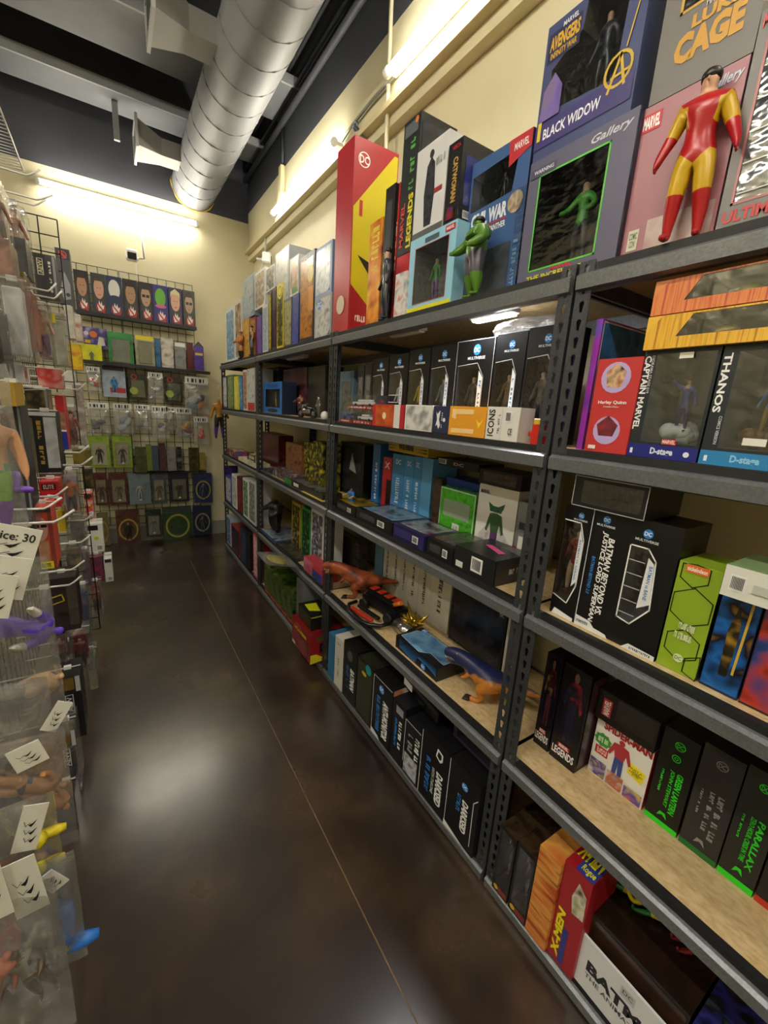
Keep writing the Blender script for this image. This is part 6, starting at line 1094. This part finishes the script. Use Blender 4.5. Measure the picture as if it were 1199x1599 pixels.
# ---- near bags with price cards
def boot_mesh(name):
    bm = bmesh.new(); tube(bm, [(0, 0, .075), (0, 0, .05), (0, .001, .022), (0, -.006, .008), (0, -.03, .006), (0, -.048, .005)], [.013, .016, .0135, .0135, .0125, .008], 10)
    for v_ in bm.verts: v_.co.z = max(v_.co.z, -.002)
    return from_bm(name, bm, True)
def near_bag(label, r, yp, seed, figs=(), boots=(), th=.036):
    """clear bag close to the camera; figs: (u, v, height, tilt, pose, colours), boots: (u, v, size, tilt, colour)"""
    x0, y0, x1, y1 = r; a, e, t = hit((x0, y1), 1, yp), hit((x1, y1), 1, yp), hit((x0, y0), 1, yp); w_, h_ = e.x-a.x, t.z-(a.z+e.z)/2
    root = tag(empty('bagged_figure', ((a.x+e.x)/2, yp, (a.z+e.z)/2)), label, 'bag', 'bagged toys nearest the camera')
    link('bag', pillow(w_, h_, th, seed, 16, 20, .5), root, [clear('#f2f2f2', .13, .12, .08)])
    for u, v, ht, rot, pose, cols in figs:
        o = link('figure', figure_mesh(cols, pose, 1.3, True), root); o.scale = (ht, min(ht, .16), ht); o.location = ((u-.5)*w_-ht/2*math.sin(rot), .004, v*h_-ht/2*math.cos(rot)); o.rotation_euler = (0, rot, 0)
    for u, v, sc_, rot, c in boots:
        o = link('boot', boot_mesh('boot'), root, [paint(c, .45)]); o.scale = (sc_,)*3; o.location = ((u-.5)*w_, 0, v*h_); o.rotation_euler = (0, rot, 1.57)
FL = '#c8946a'
near_bag('clear bag with bare armed figure in green and purple at the left edge', (-90, 560, 50, 850), 1.05, 1, [(.66, .42, .25, .12, 'stand', {'*': FL, 'pelvis': '#3a8a6a', 'thigh': '#7ab83a', 'shin': '#8a5ac0', 'foot': '#6a3ab0'})], [(.88, .30, .6, .8, '#7a4ac0')])
near_bag('clear bag with purple caped figure below the price cards', (-60, 880, 112, 1170), .965, 2, [(.58, .66, .19, 1.9, 'reach', {'*': '#5a34b8', 'hand': '#c8c4b8', 'farm': '#c8c4b8', 'foot': '#2a2e36', 'shin': '#2a2e36'}), (.66, .30, .14, 1.2, 'stand', {'*': '#d0a878', 'thigh': '#2a2e36', 'shin': '#2a2e36'})])
near_bag('clear bag with figure in yellow shirt at the left edge', (-80, 1090, 108, 1300), .925, 3, [(.58, .48, .17, 1.9, 'stand', {'*': '#b07a4a', 'torso': '#c8962a', 'uarm': '#c8962a', 'pelvis': '#3a3438', 'thigh': '#3a3438', 'shin': FL, 'foot': FL})], [(.42, .2, .9, .3, '#26303c')])
near_bag('clear bag with tan limbs above the yellow boots', (-60, 1180, 128, 1345), .885, 4, [(.58, .62, .16, 2.0, 'reach', {'*': '#b0804e', 'pelvis': '#4a4e5a'}), (.74, .48, .13, 2.5, 'stand', {'*': '#c89068', 'pelvis': '#4a4e5a', 'foot': '#d0a078'})])
near_bag('clear bag with yellow boots near the floor', (-50, 1280, 120, 1480), .845, 5, [(.50, .52, .16, 1.5, 'stand', {'*': '#8a6a64', 'thigh': '#c05a3a', 'shin': '#d0bc1c', 'foot': '#d0bc1c'})], [(.84, .74, .75, -1.0, '#d0bc1c'), (.80, .54, .7, -.9, '#c8b41c')])
near_bag('clear bag with blue boot and olive boot near the floor', (10, 1370, 142, 1520), .805, 6, [], [(.74, .12, 1.1, .5, '#2f72c8'), (.40, .14, 1.0, .2, '#7a8a34')])
near_bag('lowest clear bag with pink orange contents at the lower left corner', (-60, 1430, 128, 1640), .765, 7, [(.34, .50, .15, .4, 'stand', {'*': '#d0785a', 'thigh': '#8a8a70'}), (.66, .48, .14, -.3, 'reach', {'*': '#5a4a3c', 'torso': '#8a8a70'})])
def price_card(label, r, yp, tilt, txt=None, seed=0):
    x0, y0, x1, y1 = r; a, e, t = hit((x0, y1), 1, yp), hit((x1, y1), 1, yp), hit((x0, y0), 1, yp)
    b = Box('price_card', label, 'card', ((a.x+e.x)/2, yp, (a.z+e.z)/2), 0, e.x-a.x, .0015, t.z-(a.z+e.z)/2, '#dcdace', group='white price cards'); b.root.rotation_euler = (0, tilt, 0)
    if txt: b.text('F', txt, .08, .70, .92, .88, '#2a2a2c')
    random.seed(seed+3)
    for k in range(3):
        u, v = .40+.08*k, .58-.17*k; b.poly('F', [(u, v), (u+.15, v+.03), (u+.30, v+.11), (u+.20, v+.0), (u+.12, v-.05)], '#17171a', 'ink_mark').line('F', [(u-.2, v+.08), (u-.1, v-.02), (u+.05, v+.05)], .0008, '#17171a', 'ink_line')
    return b
price_card('white price card with handwritten number, topmost at the left edge', (-46, 822, 47, 893), .80, .33, 'Price: 30', 1)
price_card('white price card with black marks just below the topmost one', (-30, 872, 36, 935), .78, .30, None, 2)
price_card('third white price card, cut by the left edge', (-50, 900, 14, 965), .76, .28, None, 3)
price_card('narrow white card over the yellow shirted figure', (60, 1100, 88, 1142), .904, .55, None, 4)
price_card('white card with curved black stroke below the yellow shirt', (24, 1168, 80, 1196), .864, -.25, None, 5)
price_card('white card beside the tan limbs', (14, 1268, 58, 1330), .79, .30, None, 6)
price_card('white price card cut by the left edge low down', (-50, 1335, 26, 1440), .74, -.06, None, 7)
price_card('white card with black pen marks beside the yellow boots', (24, 1346, 80, 1424), .76, -.08, None, 8)
price_card('small white card between yellow boots and blue boot', (78, 1360, 112, 1385), .79, -.5, None, 9)
